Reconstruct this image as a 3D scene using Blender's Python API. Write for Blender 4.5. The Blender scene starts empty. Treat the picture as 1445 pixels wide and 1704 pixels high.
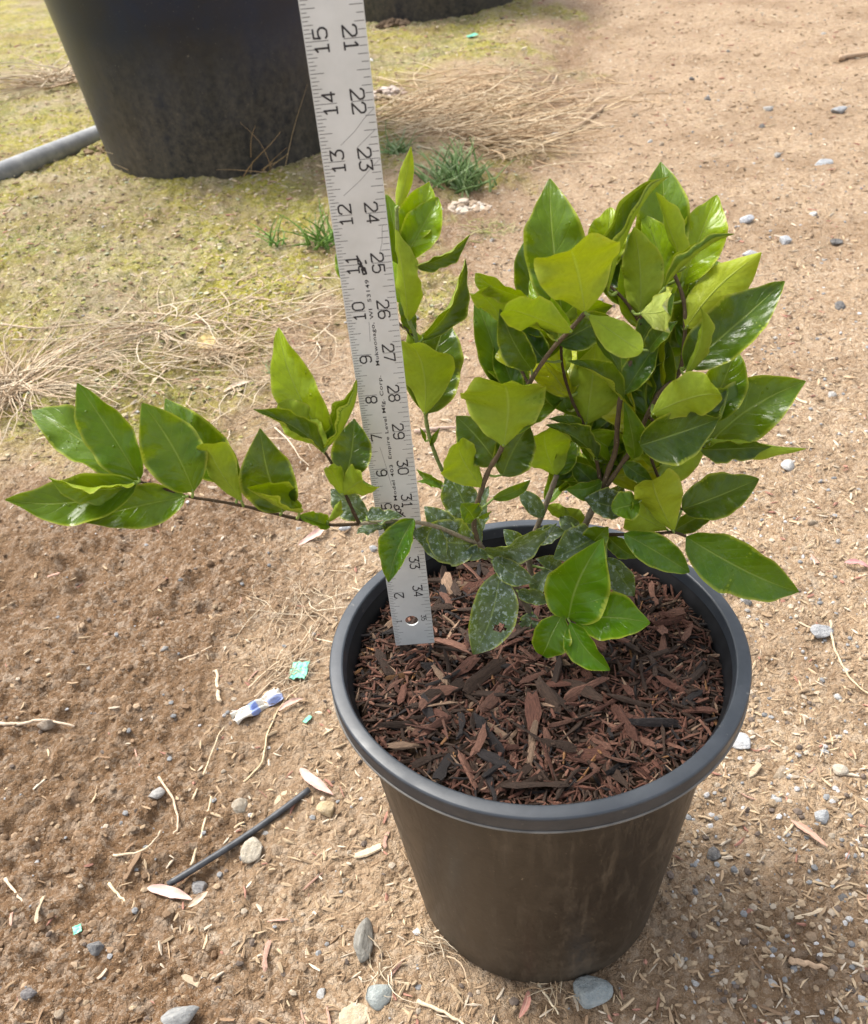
import bpy, bmesh, math, random
import numpy as np
from mathutils import Vector, Matrix

sc = bpy.context.scene
COL = sc.collection
R = math.radians

# ------------------------------------------------------------------ camera
cam_d = bpy.data.cameras.new('camera')
cam = bpy.data.objects.new('camera', cam_d)
COL.objects.link(cam)
CP = Vector((-.06624, -.43129, .74127))
rx = Vector((0.99459272, -0.06760468, -0.07883483))
uy = Vector((0.10385241, 0.64744884, 0.75499978))
fz = Vector((0, 0.75910447, -0.65096882))
m = Matrix((rx, uy, -fz)).transposed().to_4x4()
m.translation = CP
cam.matrix_world = m
cam_d.sensor_fit = 'HORIZONTAL'
cam_d.sensor_width = 36
cam_d.lens = 36 * 1441.87 / 1445
cam_d.shift_y = 111 / 1445
cam_d.clip_start = .02
cam_d.clip_end = 400
cam_d.dof.use_dof = True
cam_d.dof.focus_distance = .66
cam_d.dof.aperture_fstop = 19
sc.camera = cam

# ------------------------------------------------------------------ sky, sun, exposure
SUN = Vector((-.50, .42, 1.0)).normalized()
world = bpy.data.worlds.new('World')
sc.world = world
world.use_nodes = True
wn = world.node_tree
sky = wn.nodes.new('ShaderNodeTexSky')
sky.sky_type = 'NISHITA'
sky.sun_disc = False
sky.sun_elevation = math.asin(SUN.z)
sky.sun_rotation = math.atan2(SUN.x, SUN.y)
sky.dust_density = 3.0
hs = wn.nodes.new('ShaderNodeHueSaturation')
hs.inputs['Saturation'].default_value = .30
wn.links.new(sky.outputs[0], hs.inputs['Color'])
wn.links.new(hs.outputs[0], wn.nodes['Background'].inputs['Color'])
wn.nodes['Background'].inputs['Strength'].default_value = .12
sun_d = bpy.data.lights.new('sun', 'SUN')
sun_d.energy = 1.5
sun_d.angle = R(26)
sun_d.color = (1, .95, .87)
sun = bpy.data.objects.new('sun', sun_d)
COL.objects.link(sun)
sun.rotation_euler = (-SUN).to_track_quat('-Z', 'Y').to_euler()
vs = sc.view_settings
vs.view_transform = 'Standard'
vs.look = 'None'
vs.exposure = 1.66
vs.gamma = 1
sc.cycles.use_denoising = True
sc.cycles.max_bounces = 8

# ------------------------------------------------------------------ node helpers
class NT:
    def __init__(s, name, rough=.7, spec=.3):
        s.m = bpy.data.materials.new(name)
        s.m.use_nodes = True
        s.t = s.m.node_tree
        s.p = s.t.nodes['Principled BSDF']
        s.out = s.t.nodes['Material Output']
        s.p.inputs['Roughness'].default_value = rough
        s.p.inputs['Specular IOR Level'].default_value = spec
    def n(s, typ, **kw):
        n = s.t.nodes.new(typ)
        for k, v in kw.items():
            if k.startswith('_'): setattr(n, k[1:], v)
            else: s.set(n.inputs[k.replace('__', ' ')], v)
        return n
    def set(s, inp, v):
        if isinstance(v, bpy.types.NodeSocket): s.t.links.new(v, inp)
        elif isinstance(v, (tuple, list)) and len(v) == 3 and inp.type == 'RGBA': inp.default_value = (*v, 1)
        else: inp.default_value = v
    def coord(s, kind='Object'): return s.n('ShaderNodeTexCoord').outputs[kind]
    def noise(s, vec, scale, detail=4, rough=.55, col=False):
        n = s.n('ShaderNodeTexNoise', Scale=scale, Detail=detail, Roughness=rough, Vector=vec)
        return n.outputs['Color' if col else 0]
    def ramp(s, fac, *stops):
        n = s.n('ShaderNodeValToRGB', Fac=fac)
        e = n.color_ramp.elements
        while len(e) < len(stops): e.new(.5)
        for el, (p, c) in zip(e, stops):
            el.position = p
            el.color = (*c, 1) if isinstance(c, tuple) else (c, c, c, 1)
        return n.outputs[0]
    def mix(s, fac, a, b, mode='MIX'):
        n = s.n('ShaderNodeMix', _data_type='RGBA', _blend_type=mode)
        s.set(n.inputs[0], fac); s.set(n.inputs[6], a); s.set(n.inputs[7], b)
        return n.outputs[2]
    def math(s, op, a, b=0, c=0):
        n = s.n('ShaderNodeMath', _operation=op)
        s.set(n.inputs[0], a); s.set(n.inputs[1], b); s.set(n.inputs[2], c)
        return n.outputs[0]
    def mapr(s, v, a, b, c=0, d=1):
        n = s.n('ShaderNodeMapRange', Value=v)
        for k, x in zip(('From Min', 'From Max', 'To Min', 'To Max'), (a, b, c, d)): s.set(n.inputs[k], x)
        n.clamp = True
        return n.outputs[0]
    def scale(s, vec, x, y, z):
        n = s.n('ShaderNodeMapping', Vector=vec)
        n.inputs['Scale'].default_value = (x, y, z)
        return n.outputs[0]
    def bump(s, h, strength=.4, dist=.002):
        b = s.n('ShaderNodeBump', Height=h, Strength=strength, Distance=dist)
        s.t.links.new(b.outputs[0], s.p.inputs['Normal'])
        return b.outputs[0]
    def base(s, v): s.set(s.p.inputs['Base Color'], v)
    def rough(s, v): s.set(s.p.inputs['Roughness'], v)

def plain(name, c, rough=.6, spec=.3, var=.25, sc_=60, bump=0):
    t = NT(name, rough, spec)
    co = t.coord()
    f = t.noise(co, sc_, 4)
    a = tuple(x * (1 - var) for x in c); b = tuple(min(1, x * (1 + var)) for x in c)
    t.base(t.mix(t.mapr(f, .3, .7), a, b))
    if bump: t.bump(t.noise(co, sc_ * 3, 3), bump, .001)
    return t.m

def objcol(name, rough=.75, grain=(1, 9, 9), gs=220, bump=.5, attr=None, lo=.6, hi=1.35):
    """material whose hue comes from the object's own colour (or a colour attribute)"""
    t = NT(name, rough, .25)
    co = t.coord()
    c = t.n('ShaderNodeAttribute', _attribute_name=attr).outputs['Color'] if attr else t.n('ShaderNodeObjectInfo').outputs['Color']
    f = t.noise(t.scale(co, *grain), gs, 4, .6)
    g = t.mapr(f, .25, .75, lo, hi)
    n = t.n('ShaderNodeMix', _data_type='RGBA', _blend_type='MULTIPLY')
    n.inputs[0].default_value = 1
    t.set(n.inputs[6], c)
    cc = t.n('ShaderNodeCombineColor')
    for i in range(3): t.set(cc.inputs[i], g)
    t.set(n.inputs[7], cc.outputs[0])
    t.base(n.outputs[2])
    t.bump(f, bump, .0008)
    return t.m

# ------------------------------------------------------------------ mesh helpers
def link(name, me, mats=(), parent=None, loc=(0, 0, 0), **kw):
    o = bpy.data.objects.new(name, me)
    COL.objects.link(o)
    o.location = loc
    if me is not None and not me.materials:
        for mt in mats: me.materials.append(mt)
    if parent is not None: o.parent = parent
    for k, v in kw.items(): o[k] = v
    return o

def thing(name, label, cat, loc=(0, 0, 0), group=None):
    o = link(name, None, loc=loc, label=label, category=cat)
    o.empty_display_size = .02
    if group: o['group'] = group
    return o

def mesh(name, V, F, smooth=True, mi=None, uv=None, col=None):
    me = bpy.data.meshes.new(name)
    me.from_pydata([tuple(map(float, v)) for v in V], [], F)
    if smooth: me.polygons.foreach_set('use_smooth', [True] * len(F))
    if mi is not None: me.polygons.foreach_set('material_index', mi)
    if uv is not None:
        l = me.uv_layers.new(name='UVMap')
        idx = np.zeros(len(me.loops), int); me.loops.foreach_get('vertex_index', idx)
        l.data.foreach_set('uv', np.asarray(uv, float)[idx].ravel())
    if col is not None:
        a = me.color_attributes.new('Col', 'FLOAT_COLOR', 'POINT')
        c = np.ones((len(V), 4)); c[:, :3] = col
        a.data.foreach_set('color', c.ravel())
    me.update()
    return me

def tube(pts, radii, sides=8, cap=True, off=0):
    """verts, faces of a tube along pts"""
    P = [Vector(p) for p in pts]
    V = []; F = []
    ref = Vector((.13, .31, .94)).normalized()
    for i, p in enumerate(P):
        t = (P[min(i + 1, len(P) - 1)] - P[max(i - 1, 0)]).normalized()
        a = t.cross(ref)
        if a.length < .05: a = t.cross(Vector((1, 0, 0)))
        a.normalize(); b = t.cross(a)
        for k in range(sides):
            w = 2 * math.pi * k / sides
            V.append(p + (a * math.cos(w) + b * math.sin(w)) * radii[i])
    n = len(P)
    for i in range(n - 1):
        for k in range(sides):
            k2 = (k + 1) % sides
            F.append((off + i * sides + k, off + i * sides + k2, off + (i + 1) * sides + k2, off + (i + 1) * sides + k))
    if cap:
        F.append(tuple(off + k for k in range(sides))[::-1])
        F.append(tuple(off + (n - 1) * sides + k for k in range(sides)))
    return V, F

def smooth_path(pts, sub=4):
    P = [Vector(p) for p in pts]
    out = []
    for i in range(len(P) - 1):
        p0, p1, p2, p3 = P[max(i - 1, 0)], P[i], P[i + 1], P[min(i + 2, len(P) - 1)]
        for k in range(sub):
            t = k / sub
            out.append(.5 * ((2 * p1) + (p2 - p0) * t + (2 * p0 - 5 * p1 + 4 * p2 - p3) * t * t + (3 * p1 - p0 - 3 * p2 + p3) * t ** 3))
    out.append(P[-1])
    return out

def lathe(prof, seg=128, wob=0., seed=0):
    V = []; F = []
    for j, (r, z) in enumerate(prof):
        for k in range(seg):
            a = 2 * math.pi * k / seg
            d = wob * (math.sin(2 * a + seed) + .5 * math.sin(3 * a + seed * 2.1) + .3 * math.sin(7 * a + seed))
            V.append(((r + d) * math.cos(a), (r + d) * math.sin(a), z + d * .6))
    for j in range(len(prof) - 1):
        for k in range(seg):
            k2 = (k + 1) % seg
            F.append((j * seg + k, j * seg + k2, (j + 1) * seg + k2, (j + 1) * seg + k))
    return V, F

# ------------------------------------------------------------------ numpy noise and terrain
def vnoise(x, y, seed=0):
    x = np.asarray(x, float); y = np.asarray(y, float)
    ix = np.floor(x).astype(np.int64); iy = np.floor(y).astype(np.int64)
    fx = x - ix; fy = y - iy
    fx = fx * fx * fx * (fx * (fx * 6 - 15) + 10); fy = fy * fy * fy * (fy * (fy * 6 - 15) + 10)
    def h(a, b):
        n = (a * 374761393 + b * 668265263 + seed * 982451653) & 0xffffffff
        n = ((n ^ (n >> 13)) * 1274126177) & 0xffffffff
        n = ((n ^ (n >> 16)) * 2246822519) & 0xffffffff
        return ((n ^ (n >> 15)) & 0xffff) / 65535.
    a = h(ix, iy); b = h(ix + 1, iy); c = h(ix, iy + 1); d = h(ix + 1, iy + 1)
    return (a + (b - a) * fx) * (1 - fy) + (c + (d - c) * fx) * fy

def sstep(a, b, x):
    t = np.clip((np.asarray(x, float) - a) / (b - a), 0, 1)
    return t * t * (3 - 2 * t)

BY = [-50, .75, .869, .979, 1.213, 1.545, 1.90, 2.236, 2.725, 3.55, 4.96, 9, 60]
BX = [-.35, -.35, -.20, -.118, -.04, .061, .155, .297, .506, .70, 1.128, 1.9, 3.]
def bank(y): return np.interp(y, BY, BX)
def macro(x, y):
    x = np.asarray(x, float); y = np.asarray(y, float)
    return .045 * sstep(0, .28, bank(y) - x) * sstep(.8, 1.7, y)
def masks(x, y):
    w = (vnoise(x * 4, y * 4, 3) - .5) * .5 + (vnoise(x * 13, y * 13, 4) - .5) * .35 + (vnoise(x * 40, y * 40, 5) - .5) * .22
    moss = sstep(-.10, .22, bank(y) - x - .12 + w * .8) * sstep(.72, 1.30, y + w * .8)
    straw = sstep(.05, .35, bank(y) - x + w * .3) * sstep(1.9, 2.2, y + w * .3) * (1 - sstep(3.2, 3.6, y + w)) * sstep(-.12, .18, x)
    moss = moss * (1 - .85 * straw)
    soil = sstep(-.16, -.36, x + w * .25 + .05 * (y - .2)) * (1 - sstep(.62, .95, y + w * .5)) * sstep(-.35, -.05, y + w * .2 + .1)
    edge = np.exp(-((bank(y) - x - .03 + w * .15) / .10) ** 2) * sstep(1.1, 1.6, y)
    soil = np.clip(soil + edge * .75, 0, 1)
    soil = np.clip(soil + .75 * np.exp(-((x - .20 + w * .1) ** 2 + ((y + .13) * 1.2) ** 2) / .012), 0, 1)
    return moss, soil
def height(x, y, fine=True):
    x = np.asarray(x, float); y = np.asarray(y, float)
    moss, soil = masks(x, y)
    k = .5 + .9 * soil + .7 * moss
    d = np.hypot(x, y)
    flat = sstep(.10, .24, d)
    h = macro(x, y) + flat * ((vnoise(x * 2.3, y * 2.3, 11) - .5) * .020 + k * (vnoise(x * 8, y * 8, 12) - .5) * .013)
    if fine:
        r = np.abs(vnoise(x * 24, y * 24, 13) - .5) * 2
        h = h + k * ((.5 - r) * .0085 + (vnoise(x * 60, y * 60, 14) - .5) * .008 + (vnoise(x * 135, y * 135, 15) - .5) * .0052)
        h = h + (vnoise(x * 280, y * 280, 16) - .5) * .0030
    return h
def hz(x, y): return float(height(np.array([x]), np.array([y]))[0])

# ------------------------------------------------------------------ ground
g = NT('dirt', .93, .12)
co = g.coord()
at = g.n('ShaderNodeAttribute', _attribute_name='Col')
sep = g.n('ShaderNodeSeparateColor', Color=at.outputs['Color'])
n1 = g.noise(co, 6, 5); n2 = g.noise(co, 45, 5, .65); n3 = g.noise(co, 210, 4, .65); n4 = g.noise(co, 700, 2, .6)
path = g.mix(g.mapr(n1, .3, .7), (.43, .300, .182), (.52, .380, .248))
path = g.mix(g.mapr(n2, .42, .72), path, (.335, .225, .135))
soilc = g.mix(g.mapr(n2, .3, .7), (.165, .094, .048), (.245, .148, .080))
mossc = g.mix(g.mapr(n2, .35, .66), (.22, .215, .020), (.47, .425, .045))
mossc = g.mix(g.mapr(n1, .50, .66), mossc, (.41, .345, .17))
mossc = g.mix(g.mapr(g.noise(co, 1.7, 4, .6), .50, .60, 0, .70), mossc, g.mix(g.mapr(n2, .35, .65), (.25, .21, .115), (.46, .40, .27)))
mossc = g.mix(g.mapr(g.noise(g.scale(co, 1, 1.3, 1), 2.6, 4, .65), .52, .62, 0, .7), mossc, g.mix(g.mapr(n2, .35, .65), (.13, .165, .022), (.25, .28, .045)))
mossc = g.mix(g.mapr(g.noise(co, 17, 4, .7), .54, .68), mossc, (.13, .150, .028))
mossc = g.mix(g.mapr(g.noise(co, 31, 4, .7), .56, .64), mossc, (.47, .37, .235))
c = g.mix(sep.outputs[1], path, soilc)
c = g.mix(sep.outputs[0], c, mossc)
c = g.mix(g.mapr(n3, .30, .72, .0, .55), c, g.mix(.5, c, (.12, .065, .03)))
c = g.mix(g.mapr(n4, .58, .70, 0, .6), c, (.55, .45, .34))
c = g.mix(g.mapr(n4, .40, .28, 0, .55), c, (.11, .065, .035))
wob = g.n('ShaderNodeVectorMath', _operation='MULTIPLY_ADD')
g.set(wob.inputs[0], g.noise(co, 160, 3, .6, True)); wob.inputs[1].default_value = (.006, .006, .006); g.set(wob.inputs[2], co)
vo = g.n('ShaderNodeTexVoronoi', Scale=230, Vector=wob.outputs[0])
vo2 = g.n('ShaderNodeTexVoronoi', Scale=95, Vector=wob.outputs[0])
rv = g.n('ShaderNodeSeparateColor', Color=vo.outputs['Color']).outputs[0]
rv2 = g.n('ShaderNodeSeparateColor', Color=vo2.outputs['Color']).outputs[0]
c = g.mix(g.mapr(rv, .55, 1, 0, .55), c, g.mix(.55, c, (.62, .53, .42)))
c = g.mix(g.mapr(rv, .35, 0, 0, .60), c, g.mix(.6, c, (.10, .06, .035)))
c = g.mix(g.mapr(rv2, .25, 0, 0, .40), c, g.mix(.6, c, (.15, .09, .05)))
c = g.mix(g.mapr(rv2, .8, 1, 0, .40), c, g.mix(.5, c, (.60, .52, .42)))
c = g.mix(g.mapr(g.noise(co, 3.2, 5, .65), .46, .66, 0, .75), c, g.mix(.7, c, (.20, .125, .07)))
g.base(c)
n3 = g.math('ADD', n3, g.math('MULTIPLY', g.math('SUBTRACT', 1, vo.outputs['Distance']), .55))
g.bump(g.math('ADD', g.math('MULTIPLY', n3, 1.0), g.math('MULTIPLY', n4, .5)), 1.0, .0055)

def axis_rows():
    ys = [-.34]
    while ys[-1] < 9: ys.append(ys[-1] + .0026 * max(1, ((ys[-1] + .75) / .75) ** 1.55))
    a = list(-.34 - np.geomspace(.01, 60, 26)[::-1]); b = list(9 + np.geomspace(.15, 180, 26))
    return np.array(a + ys + b)
ys = axis_rows()
u = np.linspace(-1, 1, 470)
ext = 1 + np.geomspace(.01, 60, 24)
u = np.concatenate([-ext[::-1], u, ext])
yy = np.clip(ys, -.34, 9)
half = .50 + .40 * (yy + .2)
ctr = -.10 + .055 * (yy + .2)
X = ctr[:, None] + half[:, None] * u[None, :]
Y = np.repeat(ys[:, None], len(u), 1)
X += (vnoise(X * 300, Y * 300, 71) - .5) * .001
Z = height(X, Y)
far = sstep(4, 30, np.hypot(X, Y))
Z = Z * (1 - far)
mo, so = masks(X, Y)
nr, nc = X.shape
me = bpy.data.meshes.new('ground')
me.vertices.add(nr * nc)
me.vertices.foreach_set('co', np.stack([X, Y, Z], -1).ravel())
ii = np.arange(nr * nc).reshape(nr, nc)
q = np.stack([ii[:-1, :-1], ii[:-1, 1:], ii[1:, 1:], ii[1:, :-1]], -1).reshape(-1, 4)
me.loops.add(q.size); me.loops.foreach_set('vertex_index', q.ravel())
me.polygons.add(len(q)); me.polygons.foreach_set('loop_start', np.arange(0, q.size, 4))
me.polygons.foreach_set('use_smooth', np.ones(len(q), bool))
ca = me.color_attributes.new('Col', 'FLOAT_COLOR', 'POINT')
ca.data.foreach_set('color', np.stack([mo, so, 0 * mo, 0 * mo + 1], -1).ravel())
me.update(); me.validate()
ground = link('ground', me, [g.m], kind='structure')

# ------------------------------------------------------------------ nursery pot
MX, MZ = .1318, .2875        # mulch radius and level
t = NT('pot_body_plastic', .42, .45)
co = t.coord()
st = t.noise(t.scale(co, 95, 95, 7), 1, 6, .75)
cl = t.noise(co, 26, 6, .7)
sp = t.noise(co, 300, 3, .7)
sepz = t.n('ShaderNodeSeparateXYZ', Vector=co).outputs[2]
low = t.mapr(sepz, .13, 0, 0, 1)
dirt = t.math('ADD', t.math('MULTIPLY', t.mapr(st, .50, .68), .55), t.math('MULTIPLY', t.mapr(cl, .50, .70), .40))
dirt = t.math('ADD', dirt, t.math('MULTIPLY', low, t.mapr(cl, .2, .7, .1, .6)))
c = t.mix(t.math('MINIMUM', dirt, .85), (.009, .0065, .0045), (.092, .070, .046))
c = t.mix(t.mapr(sp, .66, .74, 0, .7), c, (.22, .17, .11))
t.base(c)
t.rough(t.mapr(dirt, 0, .8, .34, .66))
t.bump(t.noise(co, 160, 4), .15, .001)
pot_m = t.m
t = NT('pot_rim_plastic', .36, .5)
co = t.coord()
f = t.noise(co, 30, 5, .7)
c = t.mix(t.mapr(f, .4, .75), (.020, .025, .032), (.040, .046, .054))
c = t.mix(t.mapr(t.noise(co, 130, 4, .7), .66, .74, 0, .5), c, (.18, .17, .15))
t.base(c); t.rough(t.mapr(t.noise(co, 45, 5), .3, .7, .30, .5))
t.bump(t.noise(co, 90, 4), .12, .001)
rim_m = t.m

pot = thing('nursery_pot', 'black plastic nursery pot with wide rolled rim holding the leafy shrub', 'plant pot')
V, F = lathe([(.0, .006), (.085, .006), (.098, .000), (.1045, .001), (.1075, .006), (.1115, .05), (.1160, .10), (.1205, .15), (.1250, .20), (.1290, .245), (.1330, .2870), (.1330, .2890)], 144, .0007, 2)
link('body', mesh('pot_body', V, F), [pot_m], pot)
V, F = lathe([(.1322, .2880), (.1440, .2884), (.1448, .2887), (.1451, .2895), (.1453, .2910), (.1456, .3005), (.1456, .3012), (.1452, .3022), (.1445, .3027), (.1440, .3029), (.1372, .3034), (.1367, .3034), (.1360, .3031), (.1356, .3024), (.1354, .3018), (.1347, .2975), (.1341, .2945)], 192, .0007, 2)
rim_o = link('rim', mesh('pot_rim', V, F), [rim_m], pot)
V, F = lathe([(.1440, .2883), (.1456, .2880), (.1461, .2886), (.1459, .2893), (.1450, .2896)], 192, .0007, 2)
link('mould_seam', mesh('pot_seam', V, F), [plain('seam_plastic', (.14, .13, .115), .5)], rim_o)

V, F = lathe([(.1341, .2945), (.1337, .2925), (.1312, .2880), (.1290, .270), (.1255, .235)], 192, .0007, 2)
link('inner_wall', mesh('pot_inner', V, F), [plain('shaded_black_plastic', (.008, .008, .009), .55, .25, .5, 80)], pot)  # same plastic as the rim; shade inside the pot put into its colour

# ------------------------------------------------------------------ bark mulch
rnd = random.Random(7)
chip_m = objcol('bark_chip', .8, (1, 10, 10), 9, 1.0, None, .35, 1.55)
fine_m = objcol('bark_fines', .85, (1, 1, 1), 400, .5, 'Col')
def mulch_z(x, y):
    r = math.hypot(x, y)
    h = MZ - .0055 * max(0, (r - .085) / .05) ** 2 - .006 * max(0, min(1, (y - .02) / .08))
    h += .005 * math.exp(-((x + .085) ** 2 + (y - .03) ** 2) / .0016)
    h += .004 * (float(vnoise(x * 40 + 7, y * 40, 31)) - .5) * 2 + .003 * math.sin(x * 31 + 1) * math.cos(y * 27)
    return h
mulch = thing('bark_mulch', 'dark brown shredded bark mulch filling the black nursery pot', 'mulch', (0, 0, MZ))
V = []; F = []
NR, NS = 34, 96
for j in range(NR + 1):
    for k in range(NS):
        r = MX * j / NR; a = 2 * math.pi * k / NS
        x, y = r * math.cos(a), r * math.sin(a)
        V.append((x, y, mulch_z(x, y) - MZ - .003 + .002 * rnd.uniform(-1, 1) - (.006 if j == NR else 0)))
for j in range(NR):
    for k in range(NS):
        k2 = (k + 1) % NS
        F.append((j * NS + k, (j + 1) * NS + k, (j + 1) * NS + k2, j * NS + k2))
link('soil_bed', mesh('soil_bed', V, F, False), [plain('peat', (.028, .017, .010), .95, .1, .5, 300, .6)], mulch)

def chip_mesh(seed, wr=.17, tr=.08, jag=0):
    r = random.Random(seed)
    V = []; F = []
    st = [-.5, -.36, -.12, .15, .38, .5]
    bend = r.uniform(-.07, .07); bz = r.uniform(-.05, .05)
    for i, s in enumerate(st):
        e = (.25 + .6 * r.random()) if i in (0, 5) else r.uniform(.82 - .25 * jag, 1.1 + .12 * jag)
        w = wr * .5 * e; h = tr * .5 * e
        cy = bend * (1 - 4 * s * s) + r.uniform(-.012, .012); cz = bz * (1 - 4 * s * s)
        sx = s + r.uniform(-.03, .03)
        for (a, b) in ((-1, -1), (1, -.8), (1.05, .5), (.25, 1), (-.8, .75)):
            V.append((sx + (r.uniform(-.05, .05) * (1 + jag) if i in (0, 5) else 0), cy + a * w * r.uniform(.85, 1.1), cz + b * h * r.uniform(.8, 1.2)))
    for i in range(5):
        for k in range(5):
            F.append((i * 5 + k, i * 5 + (k + 1) % 5, i * 5 + 5 + (k + 1) % 5, i * 5 + 5 + k))
    F.append((4, 3, 2, 1, 0)); F.append((25, 26, 27, 28, 29))
    return mesh('chip', V, F, False)
CHIPS = [chip_mesh(s, .11 + .022 * (s % 7), .05 + .014 * (s % 4), 1) for s in range(18)]
for c_ in CHIPS: c_.materials.append(chip_m)
def bark_col(r):
    u_ = r.random()
    if u_ < .38: c = (.040, .024, .016)
    elif u_ < .68: c = (.088, .038, .025)
    elif u_ < .84: c = (.135, .066, .044)
    elif u_ < .94: c = (.020, .016, .015)
    elif u_ < .985: c = (.20, .130, .085)
    else: c = (.20, .10, .042)
    k = r.uniform(.75, 1.25)
    return tuple(x * k for x in c)
def in_disc(r, R_):
    while 1:
        x, y = r.uniform(-R_, R_), r.uniform(-R_, R_)
        if x * x + y * y < R_ * R_: return x, y
for i in range(300):
    L = rnd.choice([.016, .018, .020, .023, .026, .029, .034]) * rnd.uniform(.85, 1.15)
    R_ = MX - .004 - L * .36
    x, y = in_disc(rnd, R_)
    if abs(x + .0865) < .022 and -.02 < y - .021 < .008 and rnd.random() < .8: x += .05
    o = link('wood_chip', rnd.choice(CHIPS), parent=mulch, loc=(x, y, mulch_z(x, y) - MZ + rnd.uniform(.0005, .0045)))
    o.scale = (L, L * rnd.uniform(.7, 1.5), L * rnd.uniform(.5, 1))
    o.rotation_euler = (rnd.uniform(-.9, .9), rnd.uniform(-.28, .28), rnd.uniform(0, 6.283))
    o.color = (*bark_col(rnd), 1)

def slivers(n, place, lr, wr, colf, seed, tilt=.35, grow=0):
    """one mesh of n small six-sided splinters"""
    r = random.Random(seed)
    V = []; F = []; C = []
    for i in range(n):
        x, y, z = place(r)
        gk = 1 + grow * max(0, y); L = r.uniform(*lr) * .5 * gk; w = r.uniform(*wr) * .5 * gk; h = w * r.uniform(.35, .8)
        M = Matrix.Rotation(r.uniform(0, 6.283), 3, 'Z') @ Matrix.Rotation(r.uniform(-tilt, tilt), 3, 'Y') @ Matrix.Rotation(r.uniform(-1, 1), 3, 'X')
        b = len(V); bow = r.uniform(-.18, .18) * L
        e0, e1 = r.uniform(.15, .8), r.uniform(.15, .8)
        for (s, e, o_) in ((-L, e0, 0), (0, 1, bow), (L, e1, 0)):
            for (a, c_) in ((-1, -1), (1, -1), (.8, 1), (-.8, 1)):
                p = M @ Vector((s, o_ + a * w * e, c_ * h * e))
                V.append((x + p.x, y + p.y, z + p.z))
        for j in (0, 4):
            for k in range(4):
                F.append((b + j + k, b + j + (k + 1) % 4, b + j + 4 + (k + 1) % 4, b + j + 4 + k))
        F.append((b + 3, b + 2, b + 1, b)); F.append((b + 8, b + 9, b + 10, b + 11))
        C += [colf(r)] * 12
    return mesh('slivers', V, F, False, col=np.array(C))
def pl(r):
    x, y = in_disc(r, MX - .002)
    return x, y, mulch_z(x, y) - MZ + r.uniform(-.002, .002)
link('fine_bark', slivers(5600, pl, (.004, .018), (.0006, .0030), bark_col, 3, .55), [fine_m], mulch, kind='stuff')

# ------------------------------------------------------------------ yardstick
IN = .0254
RW, RL, RT = .02847, 36 * IN, .0013
U = Vector((-.0003, .0148, 0)); U.z = math.sqrt(1 - U.x ** 2 - U.y ** 2)
Vx = Vector((math.cos(-.0396), math.sin(-.0396), 0)); Vx = (Vx - U * U.dot(Vx)).normalized()
N = Vx.cross(U)
ruler = thing('yardstick', 'silver aluminium yardstick standing upright in the mulch beside the shrub', 'ruler')
ruler.matrix_world = Matrix((Vx, U, N)).transposed().to_4x4()
ruler.location = (-.09918, .02094, .2930)
t = NT('brushed_aluminium', .42, .5)
co = t.coord()
br = t.noise(t.scale(co, 20, 900, 20), 1, 4, .6)
sm = t.noise(co, 40, 5, .6)
t.base(t.mix(t.mapr(sm, .3, .7), (.50, .515, .50), (.60, .61, .595)))
t.p.inputs['Metallic'].default_value = .2
t.rough(t.mapr(sm, .3, .7, .36, .52))
t.bump(br, .06, .0004)
alu = t.m
HC, HR, HS = (RW * .49, .92 * IN), .0047, 40
V = []; F = []
u0, u1 = HC[1] - .013, HC[1] + .013
def rect_pt(a):
    c_, s_ = math.cos(a), math.sin(a)
    k = min((RW - HC[0] if c_ > 0 else HC[0]) / max(abs(c_), 1e-9), .013 / max(abs(s_), 1e-9))
    return HC[0] + c_ * k, HC[1] + s_ * k
angs = sorted([2 * math.pi * k / HS for k in range(HS)] + [math.atan2(sy * .013, dx) % (2 * math.pi) for sy in (-1, 1) for dx in (-HC[0], RW - HC[0])])
na = len(angs)
for z in (0, -RT):
    for a in angs: V.append((HC[0] + HR * math.cos(a), HC[1] + HR * math.sin(a), z))
    for a in angs: V.append((*rect_pt(a), z))
b2 = 2 * na
for k in range(na):
    k2 = (k + 1) % na
    F.append((k, na + k, na + k2, k2))
    F.append((b2 + k, b2 + k2, b2 + na + k2, b2 + na + k))
    F.append((k, k2, b2 + k2, b2 + k))
    x1, y1, _ = V[na + k]; x2, y2, _ = V[na + k2]
    if abs(x1 - x2) < 1e-6: F.append((na + k, b2 + na + k, b2 + na + k2, na + k2))
def boxv(x0, x1, y0, y1, ends):
    b = len(V)
    for z in (0, -RT):
        V.extend([(x0, y0, z), (x1, y0, z), (x1, y1, z), (x0, y1, z)])
    F.extend([(b, b + 1, b + 2, b + 3), (b + 7, b + 6, b + 5, b + 4), (b, b + 3, b + 7, b + 4), (b + 1, b + 5, b + 6, b + 2)])
    if ends == 0: F.append((b, b + 4, b + 5, b + 1))
    else: F.append((b + 3, b + 2, b + 6, b + 7))
boxv(0, RW, 0, u0, 0); boxv(0, RW, u1, RL, 1)
link('blade', mesh('ruler_blade', V, F, False), [alu], ruler)

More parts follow.
